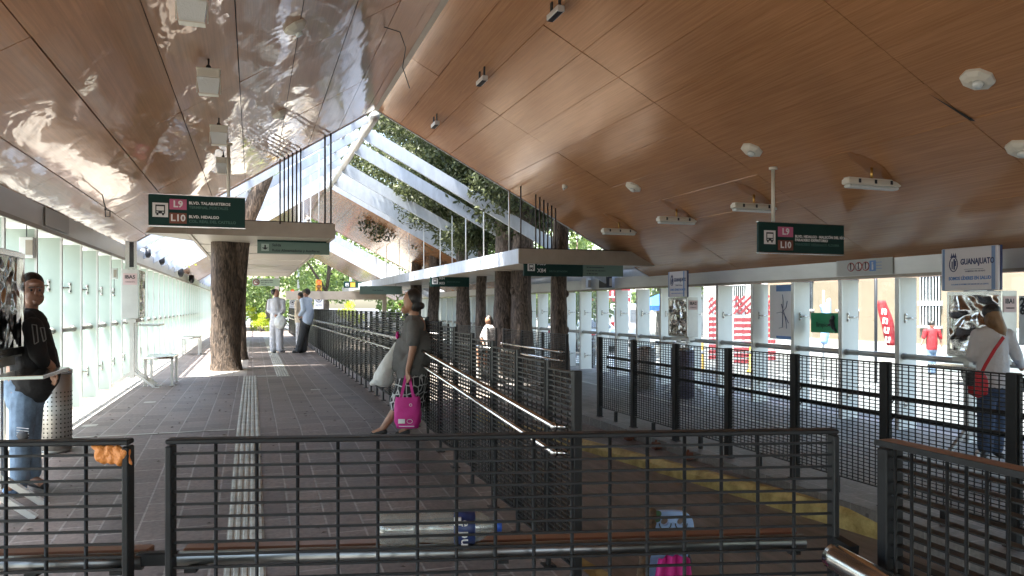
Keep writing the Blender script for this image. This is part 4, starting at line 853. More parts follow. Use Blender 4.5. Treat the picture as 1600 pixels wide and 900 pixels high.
b0 = ceil_hit(160,305,'L'); t_b = b0.x*SA+b0.y*CA; wire([b0, W(163,318,t_b-.1), W(166,328,t_b-.2), W(172,330,t_b-.2), W(172,338,t_b-.2), W(165,339,t_b-.2), W(164,326,t_b-.2)], 'looped black cable hanging over the left wall', 'L')
# gap in a ceiling joint
q = MB(); P = [ceil_hit(px,py,'R') + nslope('R')*.012 for px, py in ((1450,144),(1520,184),(1525,188),(1516,187))]; q.add(P, [(0,1,2,3)]); tag(q.build('ceiling_gap', M['gapdark']), 'dark open joint where a right ceiling panel sags', 'gap')
# camera & display on the right beam beyond the roof
small_box('security_camera', 'white speaker box on the right wall beam beyond the canopy sign', (9.25, YX(916,9.25), 2.12), (.18,.3,.30), 'white', 'camera')
dp = small_box('display_box', 'dark display box with a white mark above the right wall beam', (9.22, YX(946,9.22), 2.12), (.16,.5,.30), 'ink', 'display')
# hanging pots on the left beam
for k, (px, py, l) in enumerate(((229,397,'dark hanging pot on the left beam, nearest of four'),(251,408,'second dark pot on the left beam'),(281,427,'pot with a green sprout on the left beam'),(298,437,'farthest dark pot on the left beam'))):
    Y = YX(px,-2.25); z = ZP(py,-2.25,Y); root = empty('hanging_pot', (-2.22,Y,z), 0, l, 'pot', 'dark pots along the left beam'); q = MB(); s_ = Y/17*.58
    q.tube([(0,0,.17*s_),(0,0,-.02),(0,0,-.13*s_)], [.085*s_,.10*s_,.05*s_], 10); q.build('pot', M['ink'], root)
    q = MB(); q.tube([(0,0,.17*s_),(-.05,0,.22*s_),(-.11,0,.2*s_)], .01, 6); q.build('hook', M['ink'], root)
    if k == 2:
        q = MB()
        for i in range(70):
            c = Vector((random.gauss(0,.11),random.gauss(0,.11),.32+random.gauss(0,.09)))*s_*1.3; d = Vector((random.uniform(-1,1),random.uniform(-1,1),random.uniform(-.5,1))).normalized()*.07*s_*1.3; e = d.orthogonal().normalized()*.03*s_
            q.add([c-d,c+e,c+d,c-e],[(0,1,2,3)])
        q.build('leaves', M['leafy'], root)

# ------------------------------------------------------------------ trees
def leaves_mb(clumps, dens, size):
    q = MB(); V = []; F = []
    for c, r in clumps:
        c = Vector(c)
        for _ in range(int(dens*r*r)):
            d = Vector((random.gauss(0,1),random.gauss(0,1),random.gauss(0,1))).normalized(); rr_ = r*(random.random()**.45)
            p = c + Vector((d.x*rr_, d.y*rr_, d.z*rr_*.75)); a = Vector((random.uniform(-1,1),random.uniform(-1,1),random.uniform(-1.2,.3))).normalized()
            s = size*random.uniform(.6,1.3); b = a.orthogonal().normalized(); b.rotate(Matrix.Rotation(random.uniform(0,6.28),3,a)); 
            i = len(V); V += [p-a*s*.5, p+b*s*.2, p+a*s*.5, p-b*s*.2]; F.append((i,i+1,i+2,i+3))
    q.add(V, F); return q
def make_crown_mesh(name, R, H, n, dens, size, m, seed):
    random.seed(seed); cl_ = []
    for _ in range(n):
        a = random.uniform(0,2*PI); u = random.random()**.5; z = random.uniform(0,1); w_ = math.sin(PI*(.12+.8*z))
        cl_.append(((R*u*w_*math.cos(a), R*u*w_*math.sin(a), H*z), random.uniform(.45,.95)*R/3))
    return leaves_mb(cl_, dens, size).mesh(name, m), cl_
CR1, CL1 = make_crown_mesh('crown', 3.2, 6.5, 64, 1350, .15, M['leaf'], 3)
CR2, CL2 = make_crown_mesh('crown', 3.4, 6.0, 60, 1350, .15, M['leaf'], 11)
CR3, CL3 = make_crown_mesh('crown', 4.5, 7.5, 36, 170, .34, M['leaf2'], 21)
CR4, CL4 = make_crown_mesh('crown', 1.0, 1.0, 16, 2600, .09, M['leafy'], 31)
def tree(name, label, x, y, base, r, h, crown, cz, cs, lean=(0,0), bark='bark2', rz=0, group=None, limbs=5, clist=CL1, fork=None, stems=None):
    root = empty(name, (x,y,base), 0, label, 'tree', group); random.seed(int(x*31+y*17))
    q = MB(); n = 16; seg = []; N = 14
    ph = random.uniform(0,6)
    for i in range(N+1):
        u = i/N; seg.append(Vector((lean[0]*u*h + .05*math.sin(u*6+ph)*h*.1, lean[1]*u*h + .04*math.cos(u*5+ph)*h*.1, u*h)))
    V = []; nn = 22; NN = 40; a1, a2, a3 = ph, ph*1.7, ph*2.3
    for i in range(NN+1):
        u = i/NN; k = u*N; i0 = min(N-1,int(k)); c = seg[i0].lerp(seg[i0+1], k-i0)
        for t_ in range(nn):
            th = 2*PI*t_/nn; rad = r*(1.12-.42*u + .16*math.exp(-u*26)*(1+.6*math.sin(3*th+a1))) * (1 + .07*math.sin(2*th+9*u+a1) + .05*math.sin(3*th-14*u+a2) + .035*math.sin(5*th+31*u+a3) + random.uniform(-.025,.025))
            V.append(c + Vector((math.cos(th)*rad, math.sin(th)*rad, 0)))
    q.add(V, [(i*nn+t_, i*nn+(t_+1)%nn, (i+1)*nn+(t_+1)%nn, (i+1)*nn+t_) for i in range(NN) for t_ in range(nn)], 0, True)
    for t_ in range(3):
        u = random.uniform(.15,.6); th = random.uniform(0,6.28); c = seg[int(u*N)]; q.ell(c + Vector((math.cos(th)*r*.8, math.sin(th)*r*.8, 0)), (r*.35,r*.35,r*.45))
    for st_, rr2 in (stems or []): q.tube([Vector(p)-Vector((x,y,base)) for p in st_], rr2, 18, jit=.04)
    if fork:
        q.tube([seg[5]+Vector((0,0,-.2)), seg[5]+Vector((fork[0]*.4,fork[1]*.4,fork[2]*.35)), seg[5]+Vector(fork)], [r*.75,r*.62,r*.5], n, jit=.05)
    q.build('trunk', M[bark], root)
    top = seg[-1]; cc = top + Vector((0,0,cz))
    for k in range(limbs):
        c = Vector(clist[k*3 % len(clist)][0]); c.rotate(Matrix.Rotation(rz,3,'Z')); c = c*cs + cc; mid = top*.5+c*.5+Vector((0,0,-.2))
        st = seg[-1-(k%3)]; l_ = MB(); l_.tube([st, mid, c], [r*.5,r*.32,r*.1], 8, jit=.06); l_.build('limb', M[bark], root)
    o = inst('crown', crown, root, tuple(cc), (0,0,rz)); o.scale = (cs,cs,cs)
    return root
tree('street_tree', 'thick forked trunk rising through the left canopy beside the sunlit patch', XY(354,18.1), 18.1, 0, .285, 7.2, CR3, 1.2, .42, (-.012,0), 'bark', 1, limbs=4, clist=CL3,
     stems=[([W(360,560,17.25), W(364,500,17.2), W(370,440,17.15), W(375,385,17.1), W(383,350,17.1), W(400,310,17.1), W(415,275,17.1), W(424,240,17.1)], [.22,.225,.22,.205,.19,.18,.165,.13])])
tree('street_tree', 'thinner trunk standing close behind the left platform tree', XY(374,21.6), 21.6, 0, .22, 7.0, CR3, 1.6, .42, (-.01,.02), 'bark', 2, limbs=3, clist=CL3)
G = 'trees growing through the right canopy'
for i, (px, X, r, ln_, l) in enumerate(((874,7.1,.21,(.01,0),'straight dark trunk nearest the camera in the right canopy row, beside the X84 sign'),(815,7.0,.30,(.015,.01),'thickest trunk of the right row, above the short fence'),
     (788,6.7,.27,(-.01,0),'pale barked trunk touching the thickest trunk of the right row'),(750,7.0,.18,(.03,0),'thin leaning trunk left of the two thick trunks'),(723,7.0,.24,(0,0),'trunk behind the X84 over X03 sign'),
     (678,7.0,.22,(.0,.01),'trunk just right of the woman in grey'),(650,7.1,.26,(.0,0),'far trunk hidden partly by the woman in grey'))):
    Y = YX(px, X); tree('street_tree', l, X, Y, -.45, r, 6.2+.3*(i%3), (CR1,CR2)[i%2], -1.5-.6*(i%2), 1.0+.07*(i%3), ln_, 'bark2', i*1.3, G, 5, (CL1,CL2)[i%2])
G2 = 'leafy trees beyond the station'
for i, (x,y,s,l) in enumerate(((11.5,26,.75,'leafy tree beyond the right wall opposite the rafters'),(13.5,36,1.0,'tall leafy tree behind the second roof on the right'),(12,47,1.0,'leafy tree outside the right wall far along'),(6,66,1.25,'broad tree beyond the end of the platform, right of the signal'),(-1,62,1.1,'tree beyond the end of the platform behind the two standing men'),
      (-6.5,58,.9,'tree beyond the far left end of the glass wall'),(1.5,78,1.5,'tall tree in the far middle background'),(24,62,1.4,'street tree far behind the white van'),(16,74,1.4,'tree far behind the canopy tent'),(34,50,1.3,'tree behind the red lattice barrier'),(-14,30,1.0,'tree outside the left glass wall'),(-13.5,44,1.0,'farther tree outside the left glass wall'),(8,90,1.8,'largest background tree at the horizon'),(26,44,1.0,'light green tree behind the parked silver car'))):
    tree('leafy_tree', l, x, y, -.5, .22*s, 2.6*s, CR3, -.3, s, (.01,0), 'bark2', i*.9, G2, 3, CL3)
def bush(label, x, y, s, base=-.1):
    root = empty('bush', (x,y,base), 0, label, 'bush', 'bushes at the end of the platform'); q = MB(); random.seed(int(x*7))
    for k in range(5): q.tube([(0,0,0),(random.uniform(-.4,.4)*s,random.uniform(-.3,.3)*s,.5*s)], [.03,.012], 6)
    q.build('stem', M['bark2'], root); o = inst('foliage', CR4, root, (0,0,.25*s), (0,0,x)); o.scale = (s,s,s)
for x, y, s, l in ((XY(393,47),47,1.15,'bright yellow green bush at the end of the platform'),(XY(410,45.5),45.5,.85,'small round green bush right of the yellow one'),(XY(545,58),58,1.4,'dark bush far behind the portal')): bush(l, x, y, s)
hb = leaves_mb([((x, 96+random.uniform(-3,3), random.uniform(0,6)), random.uniform(2,3.5)) for x in range(-30, 60, 3)], 60, .9)
tag(hb.build('distant_foliage', M['leaf2']), 'far mass of trees closing the view', 'foliage', kind='stuff')

# ------------------------------------------------------------------ people
def person(label, name='person', group=None): 
    return empty(name, (0,0,0), 0, label, 'person', group)
def fig(root, t0, body, clothes, voxel=.012, skin='skin'):
    """joints are given as (px, py, depth offset) with radii in metres"""
    def P(j): return W(j[0], j[1], t0 + j[2])
    def fill(q, parts):
        for it in parts:
            if it[0] == 'e': 
                c, r = P(it[1]), it[2]; rot = Matrix.Rotation(-A + (it[3] if len(it) > 3 else 0), 3, 'Z')
                if len(it) > 4: rot = rot @ Matrix.Rotation(it[4], 3, 'Y')
                q.ell(c, r, rot, n=16, m=12)
            else: q.cap(P(it[0]), P(it[1]), it[2], it[3])
    q = MB(); fill(q, body); b = remeshed('body', q, M[skin], root, voxel, 4)
    for nm, m, parts, v, sm in clothes:
        q = MB(); fill(q, parts); remeshed(nm, q, M[m], root, v, sm)
    return b
def hand(c, d, s=1.0, pxm=1.0):
    """palm and five bent fingers in pixel space; c=(px,py,dt), d=(dx,dy) unit down direction, s=pixels per metre"""
    dx, dy = d; nx, ny = -dy, dx; out = [(c, (c[0]+dx*.075*s, c[1]+dy*.075*s, c[2]), .024, .030)]
    for k, (off, L) in enumerate(((-.030,.062),(-.010,.072),(.010,.068),(.028,.054))):
        a = (c[0]+dx*.075*s+nx*off*s*.5, c[1]+dy*.075*s+ny*off*s*.5, c[2]+off); b = (a[0]+dx*L*.55*s, a[1]+dy*L*.55*s, a[2]-.006); e = (b[0]+dx*L*.35*s+nx*.012*s, b[1]+dy*L*.35*s+ny*.012*s, b[2]+.012)
        out += [(a,b,.0095,.0088),(b,e,.0088,.0075)]
    a = (c[0]+dx*.02*s, c[1]+dy*.02*s, c[2]-.028); b = (a[0]+dx*.04*s-nx*.028*s, a[1]+dy*.04*s-ny*.028*s, a[2]-.02); e = (b[0]+dx*.03*s, b[1]+dy*.03*s, b[2])
    return out + [(a,b,.012,.010),(b,e,.010,.0085)]
# woman in grey leaning on the stepped fence
T = 8.45; s = FX/T
wm = person('woman in a grey T-shirt and patterned skirt leaning on the mesh fence')
body = [('e',(642,470,0),(.085,.098,.125)),((646,486,0),(650,505,0),.055,.062),((650,508,-.02),(652,560,0),.11,.12),((652,560,0),(648,598,0),.12,.13),
  ((646,509,-.17),(645,546,-.21),.052,.043),((645,546,-.21),(637,580,-.2),.042,.028),((653,509,.13),(664,531,.17),.045,.04),((664,531,.17),(645,550,.2),.04,.03),
  ((648,600,-.06),(622,636,-.08),.085,.06),((622,636,-.08),(597,671,-.08),.058,.036),((655,600,.08),(645,637,.08),.085,.06),((645,637,.08),(634,671,.06),.056,.036),
  ((597,671,-.08),(583,677,-.1),.035,.028),((634,671,.06),(624,677,.04),.034,.028),('e',(625,476,0),(.02,.02,.018)),('e',(633,484,0),(.05,.06,.045)),('e',(641,476,-.085),(.014,.01,.03))] + hand((637,580,-.2),(0,1),s)
# skirt pattern
m = bpy.data.materials.new('black_and_white_patterned_skirt'); m.use_nodes = True; n_ = m.node_tree.nodes; L_ = m.node_tree.links
tc = n_.new('ShaderNodeTexCoord'); mp = n_.new('ShaderNodeMapping'); mp.inputs['Scale'].default_value = (14,14,10); vo = n_.new('ShaderNodeTexVoronoi'); vo.feature = 'DISTANCE_TO_EDGE'; vo.inputs['Scale'].default_value = 1; vo.inputs['Randomness'].default_value = .35
cr = n_.new('ShaderNodeValToRGB'); cr.color_ramp.elements[0].position = .04; cr.color_ramp.elements[0].color = (.5,.5,.5,1); cr.color_ramp.elements[1].position = .09; cr.color_ramp.elements[1].color = (.022,.022,.025,1)
L_.new(tc.outputs['Object'], mp.inputs[0]); L_.new(mp.outputs[0], vo.inputs['Vector']); L_.new(vo.outputs['Distance'], cr.inputs[0]); L_.new(cr.outputs[0], n_['Principled BSDF'].inputs['Base Color']); n_['Principled BSDF'].inputs['Roughness'].default_value = .9
M['skirt'] = m
fig(wm, T, body, [
 ('shirt','greycloth',[((647,508,0),(647,540,0),.13,.18),((634,538,0),(632,556,0),.12,.14),((651,508,-.10),(653,508,.11),.088,.088),((652,500,0),(652,508,0),.07,.09),((658,540,0),(644,575,0),.17,.185),((644,575,0),(643,590,0),.185,.175),((630,548,0),(627,570,0),.11,.12),((646,508,-.15),(645,532,-.20),.075,.078),((655,509,.14),(663,526,.17),.088,.075)],.011,3),
 ('skirt','skirt',[((645,590,0),(641,604,0),.18,.185),((643,600,-.04),(628,630,-.05),.165,.145),((650,600,.06),(645,630,.06),.165,.14)],.011,3),
 ('hair','hair',[('e',(646,466,0),(.093,.103,.118)),('e',(649,477,0),(.075,.088,.085)),('e',(659,478,0),(.035,.045,.04))],.01,2),
 ('shoe','shoe',[((600,675,-.08),(582,678,-.1),.042,.03)],.008,2),('shoe','shoe',[((636,675,.06),(621,678,.04),.042,.03)],.008,2)], .009, 'skin2')
q = MB(); q.ell(W(621,524,T-.03), (.02,.04,.045), Matrix.Rotation(-A,3,'Z')); q.build('pink_print', M['magenta'], wm)
# her bags
def tote(label, P, m, w_, h_, d_, handle_top, extra=True):
    root = empty('tote_bag', tuple(P), -A, label, 'bag'); q = MB(); V = []; N = 14; R_ = 10
    for i in range(R_+1):
        v = i/R_; ww = w_*(.5+.06*math.sin(v*3)); dd = d_*(.5-.22*(1-v)) if v < .5 else d_*.5*(1-.25*(v-.5))
        for k in range(N*2):
            a_ = 2*PI*k/(N*2); c_, s_ = math.cos(a_), math.sin(a_); V.append((ww*math.copysign(abs(c_)**.55,c_)*(1-.10*(v if v>.8 else 0))+.006*math.sin(k*2.3+i), dd*math.copysign(abs(s_)**.7,s_)+.005*math.sin(k*1.7+i*1.1), -h_*v))
    n2 = N*2; F = [(i*n2+k, i*n2+(k+1)%n2, (i+1)*n2+(k+1)%n2, (i+1)*n2+k) for i in range(R_) for k in range(n2)] + [tuple(R_*n2+k for k in range(n2))]
    q.add(V, F, 0, True); o = q.build('sack', m, root)
    for y in (-d_*.25, d_*.25):
        q = MB(); q.bar((-w_*.28,y,-.03),(-.018,y*.3,handle_top),.03,.006,up=(0,1,0)); q.bar((w_*.28,y,-.03),(.018,y*.3,handle_top),.03,.006,up=(0,1,0)); q.build('handle', m, root)
    return root
pb = W(637, 620, T-.2); tb = tote('magenta woven tote bag hanging from the hand of the woman in grey', pb, M['magenta'], .265, .345, .15, .235)
q = MB(); q.bbox((-.055,-.088,-.26),(.075,.004,.05)); q.build('printed_panel', M['paper'], tb); q = MB(); q.bbox((0,-.09,-.315),(.17,.003,.008)); q.build('printed_line', M['paper'], tb)
q = MB(); q.tube([(.035+.03*math.cos(a_),-.090,-.26+.022*math.sin(a_)) for a_ in [2*PI*k/16 for k in range(17)]], .003, 5, cap=False); q.tube([(.045+.014*math.cos(a_),-.088,-.08+.014*math.sin(a_)) for a_ in [2*PI*k/12 for k in range(13)]], .003, 5, cap=False); q.build('print', M['paper'], tb)
q = MB(); P2 = lambda px,py,dt: W(px,py,T+dt)
q.cap(P2(618,537,.0), P2(610,560,.0), .02, .06); q.cap(P2(610,560,0), P2(598,590,0), .07, .11); q.cap(P2(598,590,0), P2(602,592,.06), .11, .10); q.cap(P2(592,594,0), P2(581,599,0), .06, .03)
pbg = remeshed('plastic_bag', q, M['plasticbag'], None, .012, 3); tag(pbg, 'full white plastic bag held in front of the woman in grey', 'bag')
# man in black at the left machine
T = 6.35; s = FX/T
mn = person('man in a black printed T-shirt and ripped jeans beside the left machine stand')
body = [('e',(52,450,0),(.080,.098,.115)),('e',(54,465,-.01),(.066,.085,.075)),('e',(57,458,-.095),(.014,.022,.022)),('e',(57,455,-.092),(.010,.014,.028)),('e',(56,471,-.085),(.026,.014,.009)),('e',(56,474,-.080),(.022,.014,.010)),('e',(38,455,-.005),(.014,.028,.034)),('e',(55,444,-.078),(.055,.022,.016)),('e',(48,460,-.075),(.02,.02,.02)),('e',(64,460,-.07),(.018,.02,.02)),
  ((48,470,.02),(45,500,.03),.060,.068),((44,508,0),(48,560,0),.15,.17),((48,560,0),(42,610,0),.17,.16),
  ((52,512,-.17),(62,558,-.20),.058,.046),((62,558,-.20),(80,572,-.12),.044,.034),((80,572,-.12),(84,580,-.10),.034,.030),((30,510,.18),(28,560,.2),.055,.045),((28,560,.2),(50,590,.1),.042,.03),
  ((38,612,-.05),(33,690,-.10),.090,.062),((33,690,-.10),(30,752,-.12),.058,.042),((46,612,.08),(46,690,.06),.090,.062),((46,690,.06),(50,742,.06),.058,.042),((30,756,-.12),(14,764,-.2),.04,.035),((50,748,.06),(66,756,.0),.04,.034)] + hand((83,577,-.10),(.12,.99),s)
fig(mn, T, body, [
 ('shirt','blackcloth',[((40,500,-.10),(42,500,.12),.085,.085),((44,508,0),(50,550,0),.155,.18),((50,550,0),(55,585,0),.185,.195),((55,585,0),(48,606,0),.19,.165),((51,510,-.17),(60,552,-.21),.080,.072),((60,552,-.21),(68,566,-.17),.070,.055),((32,510,.16),(28,548,.2),.08,.07)],.010,3),
 ('jeans','denim',[((40,600,0),(40,622,0),.165,.155),((38,618,-.06),(33,690,-.10),.112,.088),((33,690,-.10),(31,750,-.12),.086,.074),((46,618,.08),(46,690,.06),.112,.088),((46,690,.06),(50,738,.06),.086,.074)],.010,3),
 ('hair','hair',[('e',(50,442,.012),(.088,.100,.095)),('e',(42,447,.03),(.062,.088,.08))],.008,2),
 ('shoe','blueshoe',[((32,762,-.12),(12,767,-.2),.052,.040)],.008,2),('shoe','shoe',[((50,752,.06),(70,759,.0),.046,.034)],.008,2)], .0075, 'skin')
for px in (49,62):
    q = MB(); q.ell(W(px,453.5,T-.0915), .0095, n=10, m=8); q.build('eye', M['ink'], mn)
    q = MB(); q.bar(W(px-4.5,449.5,T-.099), W(px+4.5,448.5,T-.099), .006, .007); q.build('eyebrow', M['hair'], mn)
q = MB()
for a_, b_ in (((50,507),(54,538)),((54,538),(60,534)),((60,534),(57,508)),((57,508),(50,507)),((63,512),(68,534)),((68,534),(72,530)),((72,530),(69,512)),((69,512),(63,512))): q.bar(W(a_[0],a_[1],T-.262), W(b_[0],b_[1],T-.262), .006, .007)
q.build('print', mat('dull_white_print',(.2,.2,.21),.7), mn)
q = MB(); q.ell(W(36,681,T-.19), (.05,.02,.045), Matrix.Rotation(-A,3,'Z')); q.build('knee_rip', M['ink'], mn)
for k in range(4):
    q = MB(); q.bar(W(26,668+k*4,T-.193), W(45,670+k*4,T-.193), .004, .006); q.build('frayed_thread', M['whitecloth'], mn)
# two men and a companion far down the platform
def sfig(label, t, px, top, foot, conf, skin='skin', extra=None):
    """small standing figure: height fractions mapped onto the pixel span"""
    root = person(label); H = foot-top; m_ = H/FX*t
    f = lambda x, y, d=0: (px + x*H, top + y*H, d*m_)
    r = m_/1.72
    body = [('e',f(0,.065),(.078*r,.092*r,.115*r)),(f(0,.11),f(0,.17),.055*r,.06*r),(f(0,.20),f(0,.48),.13*r,.15*r)]
    a = conf
    for side, arm in ((-1,a['armL']),(1,a['armR'])):
        body += [(f(side*a.get('sw',.10),.185,side*a.get('sd',0)),f(*arm[0]),.05*r,.04*r),(f(*arm[0]),f(*arm[1]),.038*r,.028*r)] + [('e',f(*arm[1]),(.035*r,.035*r,.05*r))]
    lg = a['legs']; cloth_leg = []
    for hip, kn, an, toe in lg:
        body += [(f(*hip),f(*kn),.08*r,.058*r),(f(*kn),f(*an),.055*r,.038*r),(f(*an),f(*toe),.035*r,.03*r)]; cloth_leg += [(f(*hip),f(*kn),a.get('lw',.10)*r,a.get('lw',.10)*.85*r),(f(*kn),(f(*an)[0],f(*an)[1]-.02*H,f(*an)[2]),a.get('lw',.10)*.85*r,a.get('lw',.10)*.75*r)]
    top_parts = [(f(-.06,.18,-a.get('sd',0)*.6),f(.06,.18,a.get('sd',0)*.6),.075*r,.075*r),(f(0,.20),f(a.get('bx',0),.36),.145*r,.165*r),(f(a.get('bx',0),.36),f(a.get('bx',0)*.5,.50),.165*r,.165*r)]
    for side, arm in ((-1,a['armL']),(1,a['armR'])):
        top_parts += [(f(side*a.get('sw',.10),.185,side*a.get('sd',0)),f(*arm[0]),.072*r,.062*r)]
        if a.get('long', True): top_parts += [(f(*arm[0]),tuple(arm[0][i]*.15+arm[1][i]*.85 if 0 else f(*[arm[0][j]*.2+arm[1][j]*.8 for j in range(3)])[i] for i in range(3)),.060*r,.045*r)]
    cl_ = [('shirt',a['top'],top_parts,.016*r,3),('trousers',a['bot'],[(f(0,.46),f(0,.53),.15*r,.155*r)]+cloth_leg,.016*r,3),('hair',a.get('hair','hair'),[('e',f(a.get('hx',0),.045),(.09*r,.10*r,.095*r))]+[(f(*p[0]),f(*p[1]),p[2]*r,p[3]*r) for p in a.get('hairx',[])],.013*r,2)]
    for hip, kn, an, toe in lg: cl_.append(('shoe','shoe',[((f(*an)[0],f(*an)[1]+.008*H,f(*an)[2]),f(*toe),.042*r,.034*r)],.012*r,2))
    fig(root, t, body, cl_, .013*r, skin); return root, f, r
sfig('man in white overalls holding a pale bag, facing the guard', 22.9, 432, 452, 551.5, dict(top='whitecloth', bot='whitecloth', armL=((-.12,.33,-.02),(-.01,.42,-.10)), armR=((.11,.33,-.02),(.04,.42,-.10)), legs=[((-.04,.52,0),(-.05,.74,0),(-.05,.965,0),(-.02,.985,-.06)),((.05,.52,0),(.05,.74,0),(.06,.96,0),(.12,.975,-.05))], lw=.12, bx=.0, hx=-.035))
q = MB(); q.ell(W(438,503,22.55), (.20,.10,.22), Matrix.Rotation(-A,3,'Z')); q.cap(W(437,489,22.6), W(438,497,22.6), .03, .12); tag(remeshed('plastic_bag', q, M['plasticbag'], None, .03, 2), 'round pale bag held by the man in white overalls', 'bag')
gd, f_, r_g = sfig('security guard in a pale blue shirt, dark trousers and cap leaning on the fence', 22.9, 478, 451.5, 551.5, dict(top='bluecloth', bot='charcoal', sw=.05, sd=.07, armL=((-.04,.33,-.10),(-.11,.43,-.08)), armR=((.02,.33,.10),(-.07,.43,.08)), legs=[((-.02,.50,-.02),(-.06,.73,-.03),(-.12,.965,-.03),(-.20,.985,-.05)),((.02,.50,.05),(-.02,.73,.05),(-.03,.965,.05),(-.10,.985,.04))], lw=.115, bx=.03, hx=.02))
q = MB(); c = W(478,455.5,22.9); q.ell(c, (.115,.12,.075), Matrix.Rotation(-A,3,'Z')); q.ell(W(473,458,22.9), (.10,.09,.014), Matrix.Rotation(-A,3,'Z')); q.build('cap', M['khaki'], gd)
q = MB(); q.tube([W(474,499.5,22.9)+Vector((.17*math.cos(a_),.17*math.sin(a_),0)) + Vector((.06,0,0)) for a_ in [2*PI*k/16 for k in range(17)]], .02, 6, cap=False); q.build('belt', M['ink'], gd)
sfig('person in cream clothes standing just behind the guard', 24.2, 469, 457, 546, dict(top='beige', bot='whitecloth', sw=.06, sd=.07, armL=((-.06,.33,-.08),(-.08,.47,-.02)), armR=((.05,.33,.1),(.02,.45,.1)), legs=[((-.02,.50,-.03),(-.03,.73,-.03),(-.03,.965,-.03),(-.09,.98,-.05)),((.03,.50,.05),(.02,.73,.05),(.02,.965,.05),(-.04,.98,.04))], lw=.10, hx=.01, hairx=[((.01,.05,0),(.03,.13,0),.07,.05)]), 'skin2')
# woman with red bag at the right machine
wr, f_, rr_ = sfig('woman in a white blouse and dark jeans at the right machine stand', 8.75, 1551, 479, 716, dict(top='whitecloth', bot='denimd', sw=.10, sd=-.02, armL=((-.14,.33,.05),(-.10,.36,.22)), armR=((.16,.33,.0),(.19,.40,.14)), legs=[((-.04,.50,0),(-.045,.73,0),(-.05,.95,0),(-.06,.985,-.06)),((.05,.50,.02),(.03,.73,.02),(.02,.95,.02),(.06,.985,-.02))], lw=.105, bx=.0, hair='hairb', hairx=[((.0,.05,-.03),(.045,.15,-.05),.085,.075),((.045,.15,-.05),(.06,.19,-.05),.075,.045),((.0,.10,-.04),(-.01,.04,0),.08,.08)]), 'skin2')
q = MB(); q.ell(W(1549,487,8.72), (.098,.105,.10), Matrix.Rotation(-A,3,'Z')); remeshed('dark_crown_hair', q, M['hair'], wr, .012, 1)
q = MB(); q.tube([W(1541,483,8.72), W(1548,478,8.64), W(1562,482,8.66)], .012, 8); q.build('sunglasses', M['ink'], wr)
rb_ = empty('shoulder_bag', tuple(W(1528,600,8.45)), -A, 'red shoulder bag with a long strap worn by the woman at the right machine stand', 'bag')
q = MB(); q.ell((0,0,0),(.12,.06,.16)); q.bbox((0,0,-.03),(.2,.1,.2), bev=.02); o = remeshed('pouch', q, M['redcloth'], rb_, .012, 3)
q = MB(); q.bbox((-.10,-.02,.06),(.09,.06,.16), bev=.015); q.build('side_pocket', M['blackcloth'], rb_)
def loc_(px,py,t): 
    v = W(px,py,t)-Vector(rb_.location); v.rotate(Matrix.Rotation(A,3,'Z')); return v
q = MB(); pp = [loc_(1530,590,8.5), loc_(1540,570,8.50), loc_(1555,545,8.50), loc_(1568,527,8.55)]
for a_, b_ in zip(pp[:-1], pp[1:]): q.bar(a_, b_, .035, .012, up=(0,1,0))
q.build('strap', M['redcloth'], rb_)
# seated woman behind the fence
st = person('seated woman in a patterned top behind the stepped mesh fence')
fig(st, 19.0, [('e',(763,501,0),(.085,.10,.12)),((763,508,0),(764,514,0),.05,.06),((764,518,0),(764,540,0),.13,.16),((758,516,0),(752,530,-.05),.05,.04),((752,530,-.05),(756,540,-.2),.04,.03),((771,516,0),(775,530,0),.05,.04),((775,530,0),(768,540,-.2),.04,.03),((761,545,0),(748,547,-.15),.09,.07),((748,547,-.15),(748,572,-.15),.06,.04),((767,545,0),(758,547,-.15),.09,.07),((758,547,-.15),(758,572,-.15),.06,.04)],
  [('top','patt',[((764,515,0),(764,540,0),.15,.18),((758,516,0),(753,527,-.04),.07,.06),((771,516,0),(774,527,0),.07,.06)],.02,2),('skirt','blackcloth',[((762,543,0),(752,548,-.12),.17,.13)],.02,2),('hair','hair',[('e',(764,499,.02),(.095,.105,.115)),('e',(768,504,.04),(.06,.06,.09))],.02,1)] if not M.update(patt=mat('speckled_top', (.03,.03,.035), .9, var=.9, vs=22, var2=(.8,.75,.75))) else [], .018, 'skin2')
sb = empty('seat', tuple(W(762,552,19.1)), 0, 'low steel seat under the seated woman', 'seat'); q = MB(); q.bbox((0,0,0),(.6,.4,.03), bev=.005); q.build('seat_plate', M['steel'], sb)
for x in (-.25,.25): q = MB(); zz = -(sb.location.z+.45); q.bbox((x,0,zz/2-.008),(.04,.3,-zz-.016)); q.build('leg', M['beam'], sb)
# man in red in the street
sfig('man in a red T-shirt walking in the street beyond the right glass', 21.2, 1456, 502, 586, dict(top='redcloth', bot='denim', long=False, armL=((-.15,.30,0),(-.19,.42,0)), armR=((.16,.31,0),(.18,.45,0)), legs=[((-.04,.50,0),(-.03,.73,0),(-.03,.965,0),(-.03,.985,-.06)),((.04,.50,.0),(.03,.73,.0),(.03,.965,0),(.05,.985,-.04))], lw=.09, sw=.12))

